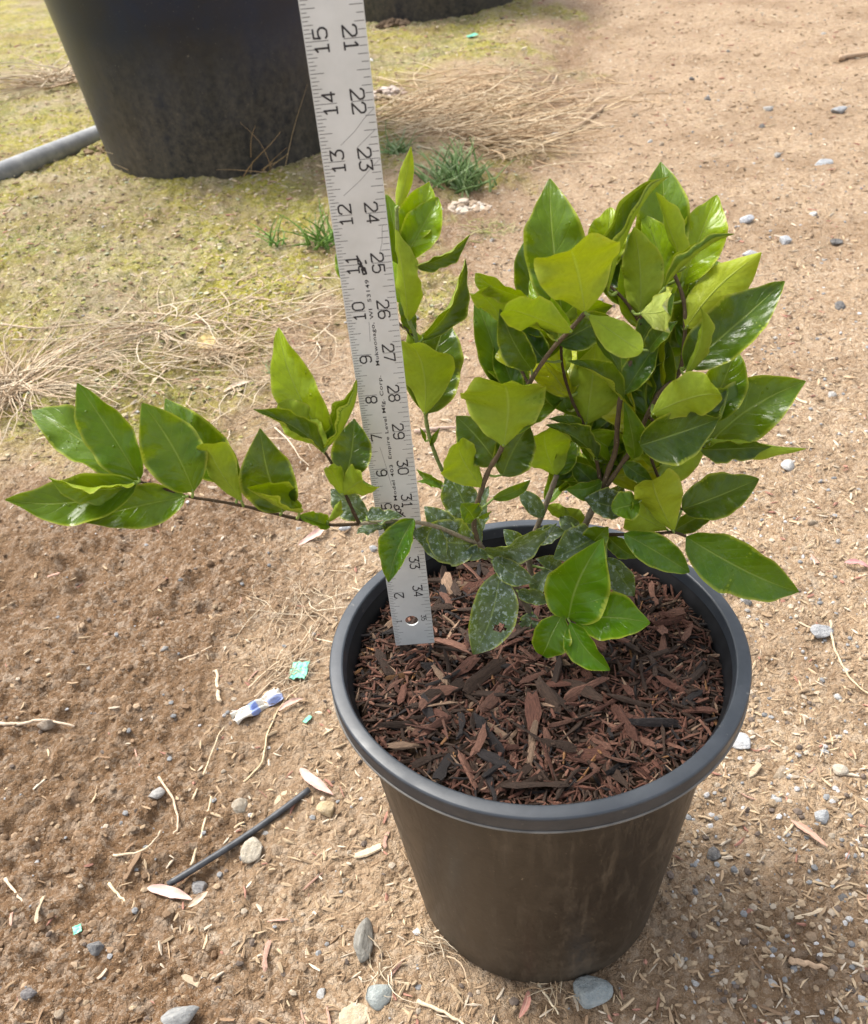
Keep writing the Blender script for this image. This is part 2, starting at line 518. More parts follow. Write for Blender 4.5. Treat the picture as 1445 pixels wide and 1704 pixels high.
ink = plain('black_ink', (.022, .020, .022), .5, .3, .2)
ink2 = plain('grey_tick_ink', (.07, .07, .07), .5, .3, .2)
def strokes(polys, w, z=.00006):
    V = []; F = []
    for P in polys:
        for i in range(len(P) - 1):
            a = Vector(P[i]); b = Vector(P[i + 1]); d = (b - a)
            if d.length < 1e-9: continue
            d.normalize(); n_ = Vector((-d.y, d.x)) * w * .5
            b0 = len(V)
            for q_ in (a - n_, b - n_, b + n_, a + n_): V.append((q_.x, q_.y, z))
            F.append((b0, b0 + 1, b0 + 2, b0 + 3))
            z += 4e-8
        for p in P[1:-1]:
            b0 = len(V)
            for k in range(8): V.append((p[0] + w * .5 * math.cos(k * .785), p[1] + w * .5 * math.sin(k * .785), z))
            F.append(tuple(range(b0, b0 + 8)))
            z += 4e-8
    return mesh('strokes', V, F, False)
DIG = {
 '0': [[(.25, 0), (.75, 0), (1, .2), (1, .8), (.75, 1), (.25, 1), (0, .8), (0, .2), (.25, 0), (.5, 0)]],
 '1': [[(.15, .78), (.5, 1), (.5, 0)], [(.1, 0), (.9, 0)]],
 '2': [[(0, .72), (0, .85), (.2, 1), (.8, 1), (1, .85), (1, .62), (.05, .04), (0, 0), (1, 0), (1, .1)]],
 '3': [[(0, .88), (0, 1), (1, 1), (.45, .6), (.75, .6), (1, .42), (1, .18), (.75, 0), (.25, 0), (0, .15)]],
 '4': [[(.72, 0), (.72, 1), (0, .3), (1, .3)]],
 '5': [[(.95, 1), (.1, 1), (.05, .52), (.3, .64), (.75, .64), (1, .45), (1, .2), (.75, 0), (.25, 0), (0, .15)]],
 '6': [[(.95, .86), (.75, 1), (.25, 1), (0, .8), (0, .2), (.25, 0), (.75, 0), (1, .2), (1, .4), (.75, .56), (.25, .56), (0, .42)]],
 '7': [[(0, .88), (0, 1), (1, 1), (.35, 0)]],
 '8': [[(.25, .54), (.05, .7), (.05, .86), (.25, 1), (.75, 1), (.95, .86), (.95, .7), (.75, .54), (.25, .54), (0, .38), (0, .18), (.25, 0), (.75, 0), (1, .18), (1, .38), (.75, .54)]],
 '9': [[(.05, .14), (.25, 0), (.75, 0), (1, .2), (1, .8), (.75, 1), (.25, 1), (0, .8), (0, .6), (.25, .44), (.75, .44), (1, .58)]],
}
CW, CH, GAP = .0042, .0062, .0016
def numeral(txt, inch_u, vc, side, k=1., w=.00085):
    """side -1: reads upward (left scale); +1: reads downward (right scale)"""
    out = []
    w_, h_, g_ = CW * k, CH * k, GAP * k
    start = -(w_ + g_ / 2) if len(txt) == 2 else -(w_ + g_ / 2)
    for i, ch in enumerate(txt):
        for P in DIG[ch]:
            q = []
            for (a, b) in P:
                s_ = start + i * (w_ + g_) + a * w_; r_ = (b - .5) * h_
                q.append((vc - r_, inch_u + s_) if side < 0 else (vc + r_, inch_u - s_))
            out.append(q)
    return strokes(out, w)
for i in range(2, 36):
    link('numeral', numeral(str(i), i * IN, RW * .262, -1), [ink], ruler)
link('numeral', numeral('1', 1 * IN, RW * .17, -1, .55, .0006), [ink2], ruler)
for i in range(1, 35):
    link('numeral', numeral(str(i), (36 - i) * IN, RW * .735, 1), [ink], ruler)
link('numeral', numeral('35', 1 * IN, RW * .80, 1, .52, .0006), [ink2], ruler)
def ticks(div, v0, sgn, lens):
    polys = []
    for i in range(1, 36 * div):
        f = i % div
        L = lens[0] if f == 0 else lens[1] if f * 2 == div else lens[2] if (f * 4) % div == 0 else lens[3] if (f * 8) % div == 0 else lens[4]
        L *= RW
        if f == 0 and (i < div * 1.5 or i > div * 34.5): L = RW * .14
        polys.append([(v0, i * IN / div), (v0 + sgn * L, i * IN / div)])
    return strokes(polys, .00030, .00003)
link('graduations', ticks(16, .0004, 1, (.37, .225, .16, .13, .09)), [ink2], ruler, kind='stuff')
link('graduations', ticks(8, RW - .0004, -1, (.36, .21, .16, .115, .1)), [ink2], ruler, kind='stuff')
def lettering(txt, ua, ub, vc, h):
    cu = bpy.data.curves.new('txt', 'FONT')
    cu.body = txt
    cu.space_character = 1.12
    cu.offset = .012
    tmp = bpy.data.objects.new('tmp', cu)
    COL.objects.link(tmp)
    bpy.context.view_layer.update()
    me = bpy.data.meshes.new_from_object(tmp.evaluated_get(bpy.context.evaluated_depsgraph_get()))
    bpy.data.objects.remove(tmp)
    co = np.zeros(len(me.vertices) * 3); me.vertices.foreach_get('co', co); co = co.reshape(-1, 3)
    x0, x1 = co[:, 0].min(), co[:, 0].max()
    s_ = (ub - ua) / (x1 - x0)
    k = h / .73
    new = np.stack([vc - (co[:, 1] - .36) * k, ua + (co[:, 0] - x0) * s_, 0 * co[:, 0] + .00007], -1)
    me.vertices.foreach_set('co', new.ravel()); me.update()
    me.materials.clear()
    return me
link('lettering', lettering('Model 403', 5.04 * IN, 6.10 * IN, RW * .485, .0021), [ink], ruler)
link('lettering', lettering('Empire Level Mfg. Corp.', 6.27 * IN, 8.47 * IN, RW * .485, .0021), [ink], ruler)
link('lettering', lettering('Mukwonago, WI  53149', 8.72 * IN, 10.67 * IN, RW * .485, .0021), [ink], ruler)
# the two small printed emblems
e = [[(.36, 11.19), (.42, 11.03), (.46, 10.86)], [(.38, 11.10), (.44, 11.01)], [(.36, 11.04), (.45, 10.95)], [(.37, 10.97), (.48, 10.92), (.50, 10.80), (.44, 10.79), (.42, 10.92)], [(.51, 11.08), (.52, 11.00)], [(.46, 10.90), (.49, 10.82)]]
link('emblem', strokes([[(a * RW, b * IN) for a, b in P] for P in e], .00095), [ink], ruler)
e = [[(.46, 4.93), (.43, 4.88), (.45, 4.78), (.52, 4.76), (.55, 4.84), (.50, 4.90), (.46, 4.86)], [(.45, 4.78), (.49, 4.68), (.56, 4.66), (.58, 4.74), (.54, 4.78)], [(.52, 4.66), (.60, 4.60), (.62, 4.66)], [(.56, 4.62), (.66, 4.52)], [(.60, 4.86), (.62, 4.82)]]
link('emblem', strokes([[(a * RW, b * IN) for a, b in P] for P in e], .0008), [ink], ruler)
scr = plain('scratch_grey', (.24, .24, .24), .6)
for P in ([(.35, 13.28), (.62, 13.50), (.80, 13.70), (.99, 13.86)], [(.63, 13.22), (.80, 13.36), (.97, 13.50)], [(.28, 12.37), (.60, 12.62), (.85, 12.86), (1.0, 12.99)], [(.80, 11.22), (.86, 11.40), (.90, 11.75)], [(.30, 6.62), (.36, 6.2), (.44, 5.5)], [(.55, 15.6), (.60, 15.9)], [(.40, 9.3), (.43, 9.75)]):
    link('scratch', strokes([[(a * RW * .995, b * IN) for a, b in P]], .00028, .00005), [scr], ruler)

# ------------------------------------------------------------------ shrub
LEAVES = [
(-2283,-70,4740, -2922,352,5068, 16,-44,88, 0.36,0.25,0.05,0,'M'),
(-2248,-150,4794, -2480,76,5307, 9,-90,44, 0.46,0.3,0.04,10,'M'),
(-2244,-210,4822, -2659,-316,4981, 11,-93,-34, 0.46,0.45,0.13,0,'B'),
(-2231,-250,4839, -2880,-426,4930, 27,-63,73, 0.42,0.3,-0.1,-15,'M'),
(-2007,-210,4694, -2568,-399,4730, 27,-67,70, 0.43,0.28,-0.09,-10,'M'),
(-1962,-190,4707, -2132,-35,5207, 41,-82,39, 0.6,0.2,0.04,0,'M'),
(-1719,-90,4683, -2107,248,5086, -6,-79,60, 0.46,0.25,0.05,0,'M'),
(-1710,-190,4600, -1827,-159,5042, 12,99,-4, 0.48,0.55,0.05,20,'M',50),
(-1502,-150,4475, -1547,-2,4960, 13,-95,30, 0.62,0.22,0.05,0,'G'),
(-1395,-190,4487, -1635,-305,4778, 79,-27,54, 0.62,0.7,-0.12,0,'B'),
(-1253,-110,4311, -1417,-168,4451, 68,-38,63, 0.55,0.4,0.06,0,'M'),
(-1259,-130,4358, -1153,-177,4537, 71,66,-25, 0.35,0.5,0.06,0,'M'),
(-1203,-130,4840, -1537,-139,5152, 61,-46,64, 0.36,0.55,0.08,0,'G'),
(-1172,-100,4865, -1427,24,5095, 7,91,-41, 0.56,0.3,0.07,0,'B',38),
(-1182,-50,4835, -1382,253,5438, -5,-90,43, 0.36,0.3,0.03,25,'B'),
(-1214,-70,4804, -945,43,5166, -69,-36,62, 0.4,0.75,-0.06,30,'M'),
(-1116,-70,4602, -1024,121,4889, 12,-84,52, 0.64,0.18,0.04,0,'G'),
(-1146,-130,4537, -975,-233,4699, 47,88,6, 0.85,0.6,0.15,0,'B',65),
(-1146,-130,4537, -1188,-206,4792, -15,95,26, 0.5,0.5,0.12,0,'B'),
(-1028,-10,4275, -1239,130,4411, -17,-81,57, 0.62,0.2,0.06,0,'D'),
(-1077,10,4239, -818,41,4210, 12,-6,99, 0.55,0.3,0.06,0,'D'),
(-935,-10,4180, -1121,27,4138, -24,-13,96, 0.7,0.3,0.05,0,'D'),
(-747,-30,4240, -947,-254,3937, -20,-72,66, 0.56,0.45,0.06,15,'E'),
(-373,270,3760, -781,185,3972, 45,-67,59, 0.68,0.25,0.08,0,'D'),
(-367,450,3839, -500,629,4107, -15,-86,50, 0.72,0.25,0.06,0,'D'),
(-324,490,3591, -220,687,3928, -66,-54,52, 0.5,0.3,0.05,0,'D'),
(-304,250,3699, 183,219,3929, -1,-99,-12, 0.4,0.3,0.17,0,'D'),
(-251,190,3677, 30,59,3536, -15,-85,50, 0.5,0.35,0.1,0,'D'),
(-216,130,3595, -450,-183,3141, 3,-83,56, 0.54,0.22,0.05,0,'H'),
(202,500,3266, 45,351,3052, -49,-51,71, 0.5,0.3,0.06,0,'D'),
(52,400,2933, -68,270,2775, -26,-64,72, 0.7,0.2,0.05,0,'D'),
(-358,290,3947, -438,282,4090, 37,-91,16, 1,0.2,0.06,0,'M'),
(-325,290,3952, -241,276,4006, -34,-89,30, 0.28,0.2,0.06,0,'B'),
(-284,330,4162, -440,342,4542, -46,86,-22, 0.66,0.45,0.08,0,'B',38),
(-172,450,4256, -407,638,4534, -23,-89,40, 0.72,0.25,0.07,0,'G'),
(-145,430,4171, 67,610,4431, 9,-85,52, 0.74,0.25,0.07,0,'G'),
(-147,290,4481, -144,260,4999, 15,99,6, 0.98,0.34,0.14,0,'B',55),
(-208,500,3945, 88,654,3962, 38,-78,49, 0.26,0.2,0.07,0,'M'),
(-526,810,3892, -703,931,3962, -48,-84,24, 0.32,0.2,0.06,0,'M'),
(-538,790,3871, -712,862,3911, 12,-26,96, 0.32,0.2,0.06,0,'M'),
(-611,770,4491, -650,734,5059, 34,94,8, 0.7,0.55,0.1,0,'B',38),
(-592,910,4418, -386,1237,4933, 10,-86,50, 0.62,0.22,0.06,0,'G'),
(-578,890,4962, -265,1136,5371, 56,-82,6, 0.36,0.5,0.12,-15,'G'),
(-605,830,4835, -651,850,5069, 19,98,-5, 0.55,0.4,0.07,0,'M'),
(-654,830,5126, -677,852,5704, 52,86,-1, 0.34,0.4,-0.06,20,'B'),
(-649,830,5809, -538,876,6114, 12,97,-19, 0.27,0.3,0.05,0,'Y'),
(-649,890,5584, -445,1098,5853, 26,-85,46, 0.58,0.3,0.06,0,'B'),
(-645,850,5501, -402,1007,5795, -5,-86,50, 0.58,0.35,0.06,0,'B'),
(-585,810,5474, -243,804,5628, 13,-94,-33, 0.34,0.5,0.08,0,'G'),
(-676,870,5468, -707,1101,5810, 16,-81,56, 0.46,0.3,0.06,0,'M'),
(-687,870,5226, -716,1078,5514, -22,-80,56, 0.5,0.3,0.06,0,'B'),
(-924,990,5240, -1069,1232,5458, 2,-66,75, 0.62,0.3,0.06,0,'M'),
(-642,870,4994, -701,990,5196, 31,-78,55, 0.45,0.3,0.06,0,'G'),
(-624,810,4259, -651,839,4354, 39,-85,37, 0.3,0.3,0.06,0,'M'),
(-594,790,4234, -517,824,4347, 16,-97,18, 0.3,0.3,0.06,0,'M'),
(257,550,5185, 241,951,5857, -27,-83,49, 0.46,0.24,0.05,8,'M'),
(154,710,5138, 113,1003,5513, 7,-78,62, 0.48,0.3,0.05,0,'G'),
(350,350,5280, 213,222,5745, -8,97,24, 0.92,0.3,0.1,-12,'Y',50),
(63,590,5303, -260,539,5487, -9,-90,-42, 0.42,0.5,0.1,0,'B',38),
(-78,570,5156, -277,495,5436, 1,96,26, 0.5,0.4,0.1,0,'M',55),
(272,310,5187, -158,176,5452, -8,94,34, 0.44,0.4,0.09,0,'B',38),
(190,370,5120, -23,382,5328, 50,-66,55, 0.34,0.5,0.06,0,'G'),
(-99,610,4730, -231,878,5223, 7,-87,49, 0.4,0.3,0.05,0,'M'),
(61,450,4902, -123,469,5302, -10,-99,0, 0.44,0.3,0.06,0,'G'),
(168,610,4866, -17,810,5152, -5,-83,55, 0.55,0.3,0.06,0,'G'),
(522,570,5270, 923,932,5828, -64,-35,68, 0.34,0.75,0.06,10,'G'),
(896,850,5183, 975,1239,5815, -19,-83,53, 0.44,0.25,0.05,0,'M'),
(544,810,5308, 627,1032,5632, -27,-76,59, 0.6,0.25,0.05,0,'B'),
(924,710,5119, 821,1032,5578, -13,-82,55, 0.42,0.32,0.06,0,'B'),
(726,550,5153, 680,653,5635, 37,92,-16, 0.52,0.3,0.06,0,'M'),
(735,610,5029, 649,774,5365, -7,-90,42, 0.42,0.3,0.06,0,'B'),
(987,590,5371, 787,630,5830, 59,79,19, 0.3,0.5,0.06,10,'B'),
(1042,790,5192, 1281,1049,5628, -26,-76,59, 0.52,0.28,0.05,0,'B'),
(813,410,5354, 1159,393,5643, -64,-3,77, 0.3,0.95,0.06,15,'M'),
(671,370,5229, 759,145,5373, 94,20,-27, 0.85,0.3,0.22,0,'W',65),
(1006,530,5036, 1446,648,5400, 26,78,-57, 0.48,0.25,0.05,10,'Y'),
(980,390,4844, 1569,528,5276, -30,-72,63, 0.46,0.32,0.06,0,'G'),
(954,290,4847, 997,270,5294, 79,61,-5, 0.32,0.6,0.06,20,'M'),
(1024,670,4970, 1111,873,5258, -15,-79,60, 0.52,0.3,0.05,0,'B'),
(722,510,4972, 916,545,5252, -45,-79,41, 0.55,0.3,0.06,0,'G'),
(755,410,4969, 902,364,5163, -69,-63,37, 0.5,0.3,0.1,0,'G'),
(1029,630,4675, 1084,792,5016, -12,-89,44, 0.46,0.3,0.05,0,'M'),
(355,310,5290, 622,53,5143, 24,66,-72, 0.48,0.35,0.1,0,'B',30),
(399,410,5212, 554,221,4939, 15,-77,62, 0.36,0.4,0.06,0,'G'),
(454,750,4601, 533,971,4958, -9,-84,54, 0.55,0.3,0.05,0,'B'),
(437,590,4399, 490,650,4932, 31,94,-14, 0.66,0.26,0.06,0,'B'),
(615,390,4666, 261,338,5010, 61,-59,54, 0.38,0.6,0.08,0,'G'),
(339,710,4441, 139,908,4738, -6,-85,53, 0.5,0.3,0.06,0,'M'),
(251,630,3988, 162,604,4414, -1,100,6, 0.8,0.3,0.08,0,'B',38),
(496,490,4185, 149,481,4497, 54,-60,59, 0.4,0.5,0.08,0,'G'),
(495,630,4129, 610,774,4436, -9,-89,45, 0.62,0.25,0.06,0,'G'),
(413,550,4389, 179,525,4512, 46,-42,79, 0.38,0.4,0.07,0,'G'),
(709,350,4258, 621,371,4668, 19,-98,9, 0.44,0.45,0.08,10,'M'),
(637,430,4700, 848,517,4978, -38,-76,53, 0.52,0.3,0.07,0,'G'),
(817,450,4532, 934,624,4918, -46,-75,48, 0.42,0.3,0.06,0,'G'),
(745,210,4652, 1115,61,4843, 43,90,-13, 0.62,0.45,0.1,0,'B',38),
(703,250,4416, 1166,197,4581, -24,-90,38, 0.66,0.25,0.09,0,'G'),
(1278,730,4226, 1517,962,4635, -19,-80,57, 0.58,0.25,0.06,0,'M'),
(1242,610,4084, 1953,772,4448, -18,-72,67, 0.52,0.25,0.04,0,'M'),
(1233,490,4254, 1845,367,4173, -5,35,-94, 0.26,0.5,0.05,0,'B'),
(1179,470,4189, 1632,421,4193, -11,-99,-12, 0.4,0.3,0.05,0,'G'),
(1085,410,3753, 1596,416,3944, -27,-61,75, 0.58,0.28,0.06,0,'G'),
(974,210,3727, 767,163,4246, 13,98,14, 0.55,0.4,0.12,-20,'Y',38),
(1057,190,3690, 1813,-92,3307, -17,-92,35, 0.42,0.26,0.07,0,'E'),
(638,210,3756, 1056,7,3520, -17,-88,45, 0.44,0.3,0.08,0,'E'),
(1041,410,3570, 1358,484,3663, 2,-82,57, 0.46,0.3,0.06,0,'G'),
(745,290,3943, 539,202,3974, 35,-56,75, 0.9,0.4,0.1,0,'M',55),
(963,290,3683, 656,229,3979, -45,85,-29, 0.52,0.4,0.1,0,'B',38),
(838,410,3774, 783,535,4034, 52,81,-28, 0.52,0.3,0.08,0,'M'),
(672,390,3831, 393,377,3956, 32,-71,63, 0.72,0.25,0.08,0,'D'),
(537,490,3997, 275,443,4004, 18,-94,29, 0.55,0.3,0.07,0,'E'),
(426,670,3418, 343,774,3611, 25,89,-37, 0.85,0.25,0.06,0,'M'),
(368,710,3540, 190,785,3633, 25,93,-28, 0.5,0.25,0.06,0,'M'),
(492,390,3604, 167,240,3574, 15,-50,85, 0.78,0.25,0.08,0,'D'),
(456,370,3550, 560,327,3738, -52,-85,9, 0.85,0.25,0.06,0,'M'),
(232,-10,3231, 461,67,3849, -28,-93,22, 0.66,0.22,0.05,0,'F'),
(201,10,3274, 15,-218,3072, 14,-72,68, 0.78,0.45,0.09,10,'F',65),
(270,-30,3239, 763,-160,3257, -16,-51,84, 0.68,0.3,0.08,0,'F'),
(233,-70,3254, 466,-322,3012, -37,-80,48, 0.58,0.4,0.08,0,'F'),
(543,290,3494, 725,133,3247, -20,-89,42, 0.58,0.25,0.07,0,'D'),
(323,310,3341, 260,181,3200, -30,-63,72, 0.75,0.25,0.07,0,'D'),
(256,410,3334, 71,397,3459, 41,-74,53, 0.5,0.25,0.07,0,'D'),
(-311,450,3605, -526,621,3858, -17,-88,45, 0.6,0.25,0.06,0,'D'),
(-285,210,3687, -484,133,3750, 39,-28,88, 0.55,0.3,0.08,0,'D'),
(39,530,3355, -122,679,3539, 8,-74,67, 0.55,0.3,0.06,0,'D'),
(49,470,3541, 300,449,3637, -34,-51,79, 0.55,0.3,0.1,0,'D'),
(158,590,3678, -3,737,3845, 2,-74,67, 0.5,0.3,0.06,0,'D'),
(344,390,3316, 572,339,3472, -43,-83,35, 0.6,0.3,0.08,0,'D'),
(435,590,3473, 296,754,3538, -47,-64,61, 0.6,0.3,0.06,0,'D'),
(496,570,3702, 754,699,3807, 16,-80,58, 0.55,0.3,0.06,0,'D'),
(546,530,3904, 358,677,4063, -30,-85,44, 0.55,0.3,0.06,0,'G'),
(578,430,3583, 777,298,3445, -31,-87,39, 0.5,0.3,0.08,0,'E'),
(-73,310,3242, 162,210,3211, -31,-86,40, 0.48,0.3,0.08,0,'D'),
(-483,230,3878, -678,333,4065, 16,-78,60, 0.62,0.3,0.06,0,'D'),
(-618,130,4041, -577,-17,3855, -25,-79,56, 0.55,0.3,0.08,0,'D'),
(-931,10,4211, -813,-116,4104, 12,-57,81, 0.55,0.3,0.08,0,'D'),
(663,460,4160, 845,369,4050, -23,-90,36, 0.55,0.3,0.08,0,'G'),
(257,640,3990, 412,799,4184, 8,-80,60, 0.55,0.3,0.06,0,'M'),
(874,477,4655, 871,717,4989, -72,-57,40, 0.53,0.45,0.06,0,'Y'),
(214,456,5054, 570,680,5089, 45,-78,44, 0.52,0.32,0.06,0,'G'),
(1037,620,4933, 1400,1005,5030, -46,60,-66, 0.52,0.34,0.06,0,'Y'),
(310,710,4724, 15,978,4986, 9,-65,76, 0.41,0.49,0.06,0,'Y'),
(504,582,4137, 920,975,4298, 32,-63,71, 0.44,0.4,0.06,0,'B'),
(559,781,5280, 671,1231,5455, -7,-34,94, 0.38,0.37,0.06,0,'M'),
(283,416,5156, 106,799,5326, -64,-54,55, 0.39,0.36,0.06,0,'B'),
(411,690,4407, 267,1090,4609, -57,-52,63, 0.51,0.4,0.06,0,'M'),
(606,541,4113, 509,877,4375, -27,-64,72, 0.43,0.27,0.06,0,'M'),
(384,709,4472, 745,1051,4765, -25,77,-59, 0.48,0.45,0.06,0,'M'),
(604,550,3950, 730,874,4372, -64,-50,58, 0.54,0.33,0.06,0,'G'),
(950,499,4328, 1423,749,4465, 15,-68,72, 0.44,0.3,0.06,0,'M'),
(578,538,4010, 688,783,4260, 31,61,-73, 0.54,0.4,0.06,0,'B'),
(532,579,4026, 409,1075,4307, 12,-47,88, 0.4,0.36,0.06,0,'B'),
(-13,484,4656, -114,783,4988, 1,-74,67, 0.37,0.31,0.06,0,'M'),
(723,513,4213, 1247,726,4266, 14,-54,83, 0.37,0.48,0.06,0,'B'),
(591,586,3977, 1140,957,4063, -19,49,-85, 0.37,0.35,0.06,0,'B'),
(727,526,4205, 902,1026,4521, 5,-55,84, 0.42,0.41,0.06,0,'Y'),
(451,645,4299, 667,950,4621, 31,-79,54, 0.54,0.27,0.06,0,'M'),
(576,612,3828, 297,809,3970, -39,-83,39, 0.49,0.27,0.06,0,'M'),
(759,480,4350, 614,771,4730, -67,-69,27, 0.53,0.28,0.06,0,'Y'),
(688,549,4100, 533,947,4235, -80,-45,41, 0.51,0.37,0.06,0,'B'),
(628,702,5211, 879,1179,5421, -36,-21,91, 0.51,0.26,0.06,0,'G'),
(283,680,4928, 329,1139,5182, -39,-42,82, 0.43,0.44,0.06,0,'Y'),
(882,459,4081, 963,819,4278, -43,-36,83, 0.46,0.36,0.06,0,'Y'),
(593,721,5245, 1044,1026,4996, 42,-86,-30, 0.38,0.39,0.06,0,'M'),
(670,532,4773, 1032,823,4824, 23,-44,87, 0.41,0.49,0.06,0,'G'),
(710,582,4875, 1169,940,4917, 57,-76,31, 0.46,0.38,0.06,0,'B'),
(527,611,4074, 620,1085,4285, 29,34,-90, 0.36,0.26,0.06,0,'M'),
(10,557,4864, -68,940,5220, -64,-59,49, 0.44,0.29,0.06,0,'Y'),
(901,491,4381, 585,835,4673, -65,-74,17, 0.39,0.45,0.06,0,'M'),
(543,571,3961, 931,921,4131, 16,-57,81, 0.37,0.41,0.06,0,'M'),
(350,696,4554, 92,1002,4830, -27,-76,59, 0.47,0.38,0.06,0,'Y'),
(228,683,3838, 412,1094,4232, 33,-73,60, 0.49,0.5,0.06,0,'G'),
(587,572,3987, 253,895,3840, -67,-42,61, 0.48,0.46,0.06,0,'M'),
(918,468,4007, 1328,732,4142, -4,50,-87, 0.42,0.41,0.06,0,'B'),
(904,528,4034, 909,844,4373, 18,-72,67, 0.44,0.25,0.06,0,'M'),
(49,526,4766, -215,881,4891, -32,-52,79, 0.46,0.36,0.06,0,'B'),
(282,675,4931, -136,845,4972, -35,-91,21, 0.45,0.41,0.06,0,'B'),
(257,483,5083, 359,747,5334, -18,71,-68, 0.47,0.41,0.06,0,'B'),
(1026,623,5011, 1424,971,4981, 59,-64,49, 0.37,0.33,0.06,0,'G'),
(1044,741,5112, 1150,918,4606, 5,94,34, 0.39,0.35,0.06,0,'M'),
(199,726,3689, 598,1098,3853, -17,-24,96, 0.39,0.35,0.06,0,'M'),
(515,627,4106, 420,904,4368, 18,-64,75, 0.46,0.33,0.06,0,'B'),
(346,675,4566, 370,1149,4731, -43,-28,86, 0.53,0.25,0.06,0,'Y'),
(631,501,4641, 903,779,4899, -1,-67,74, 0.45,0.43,0.06,0,'M'),
(1180,572,4148, 1398,919,4426, -36,-43,83, 0.42,0.41,0.06,0,'B'),
(-16,467,4666, 26,875,4994, -17,63,-76, 0.49,0.33,0.06,0,'B'),
(307,695,4732, 310,947,5016, 34,70,-63, 0.37,0.33,0.06,0,'B'),
(801,464,4491, 810,739,4918, -70,-59,40, 0.46,0.4,0.06,0,'M'),
(-8,523,4634, -143,954,4925, -23,-59,77, 0.46,0.47,0.06,0,'Y'),
(814,509,4473, 660,711,4689, 10,-69,72, 0.49,0.3,0.06,0,'M'),
(281,674,4931, -121,966,5067, -58,-82,5, 0.44,0.29,0.06,0,'B'),
(253,462,5093, 259,900,5283, 38,36,-85, 0.49,0.33,0.06,0,'M'),
(656,663,5187, 1083,1036,5324, -46,72,-53, 0.44,0.44,0.06,0,'M'),
(1011,557,4883, 1165,882,5108, -57,-27,78, 0.41,0.48,0.06,0,'M'),
(441,597,4329, 797,676,3985, 48,-83,30, 0.49,0.47,0.06,0,'B'),
(577,534,4013, 1147,774,3884, 43,-81,40, 0.39,0.31,0.06,0,'Y'),
(259,715,3898, 757,959,3699, -53,60,-59, 0.37,0.46,0.06,0,'M'),
(-106,501,4415, 364,844,4486, 23,-48,85, 0.37,0.33,0.06,0,'M'),
(941,474,4344, 1386,663,4509, 14,-81,56, 0.49,0.49,0.06,0,'G'),
(1038,657,4995, 1374,1116,5197, 11,-47,88, 0.52,0.45,0.06,0,'B'),
(697,677,5126, 586,1137,5391, -40,-53,75, 0.39,0.34,0.06,0,'M'),
(889,524,4628, 574,853,4899, -66,-74,14, 0.49,0.49,0.06,0,'M'),
(281,673,5031, 630,828,5089, 26,-79,55, 0.4,0.46,0.06,0,'B'),
]
TWIGS = [
('stem',5.2,3.6,[(50, 450, 2799), (9, 410, 2991), (-66, 370, 3187), (-171, 320, 3445), (-278, 290, 3621), (-342, 290, 3761)]),
('stem',3.6,2.4,[(-342, 290, 3761), (-359, 310, 3876), (-340, 320, 3992), (-301, 330, 4126), (-236, 370, 4269), (-151, 390, 4402), (-52, 410, 4632), (32, 410, 4830), (161, 380, 5051), (271, 360, 5183), (350, 350, 5280)]),
('branch',3.0,2.2,[(-343, 290, 3735), (-485, 190, 3909), (-618, 90, 4072), (-747, 30, 4167), (-929, -20, 4233), (-1085, -60, 4265)]),
('branch',2.2,1.4,[(-1085, -60, 4265), (-1266, -110, 4322), (-1479, -140, 4430), (-1714, -170, 4561), (-1887, -180, 4632), (-2004, -190, 4679), (-2127, -190, 4753), (-2238, -190, 4812)]),
('branch',2.2,1.4,[(-1083, -60, 4274), (-1113, -80, 4427), (-1135, -90, 4546), (-1159, -80, 4669), (-1186, -80, 4758), (-1206, -90, 4823)]),
('stem',4.8,3.4,[(82, 530, 3025), (46, 580, 3313), (66, 590, 3444), (164, 630, 3701), (219, 630, 3876), (255, 630, 3997)]),
('stem',5.6,4.2,[(346, 510, 2852), (369, 510, 3211), (417, 510, 3537), (479, 500, 3755), (539, 500, 3926)]),
('stem',4.0,2.2,[(539, 500, 3926), (581, 490, 4099), (614, 480, 4252), (612, 470, 4453), (620, 460, 4665), (673, 490, 4869), (717, 530, 5010), (729, 550, 5152)]),
('stem',3.4,2.2,[(548, 500, 3909), (663, 460, 4160), (721, 430, 4311), (784, 410, 4533), (859, 430, 4682), (974, 470, 4763), (1005, 530, 4978), (1007, 630, 5163), (941, 690, 5330)]),
('branch',2.6,1.6,[(538, 500, 3941), (502, 510, 4143), (462, 530, 4253), (414, 560, 4410), (337, 630, 4592), (274, 630, 4852), (261, 570, 5176)]),
('branch',2.8,1.8,[(417, 510, 3532), (568, 390, 3616), (732, 290, 3676), (861, 250, 3696), (986, 230, 3705), (1057, 190, 3690)]),
('branch',2.2,1.5,[(785, 410, 4524), (927, 430, 4372), (1118, 490, 4212), (1241, 570, 4129)]),
('branch',2.2,1.5,[(765, 420, 4420), (866, 410, 4116), (966, 410, 3909), (1085, 410, 3753)]),
('branch',2.0,1.4,[(729, 530, 5085), (637, 590, 5220), (547, 690, 5299), (535, 770, 5324)]),
('branch',2.4,1.4,[(346, 470, 2950), (292, 250, 3086), (227, 10, 3236)]),
('shoot',3.0,2.2,[(-311, 450, 3605), (-411, 650, 3760), (-496, 770, 3947), (-557, 790, 4132), (-595, 810, 4317), (-605, 830, 4465), (-607, 840, 4762), (-619, 850, 5009), (-652, 850, 5133), (-673, 860, 5361), (-668, 860, 5614), (-655, 850, 5804)]),
('branch',1.8,1.2,[(-619, 850, 5009), (-799, 930, 5153), (-924, 990, 5240)]),
('branch',2.0,1.3,[(32, 410, 4830), (-18, 510, 4945), (-50, 570, 5134), (20, 590, 5268), (147, 670, 5182)])
]

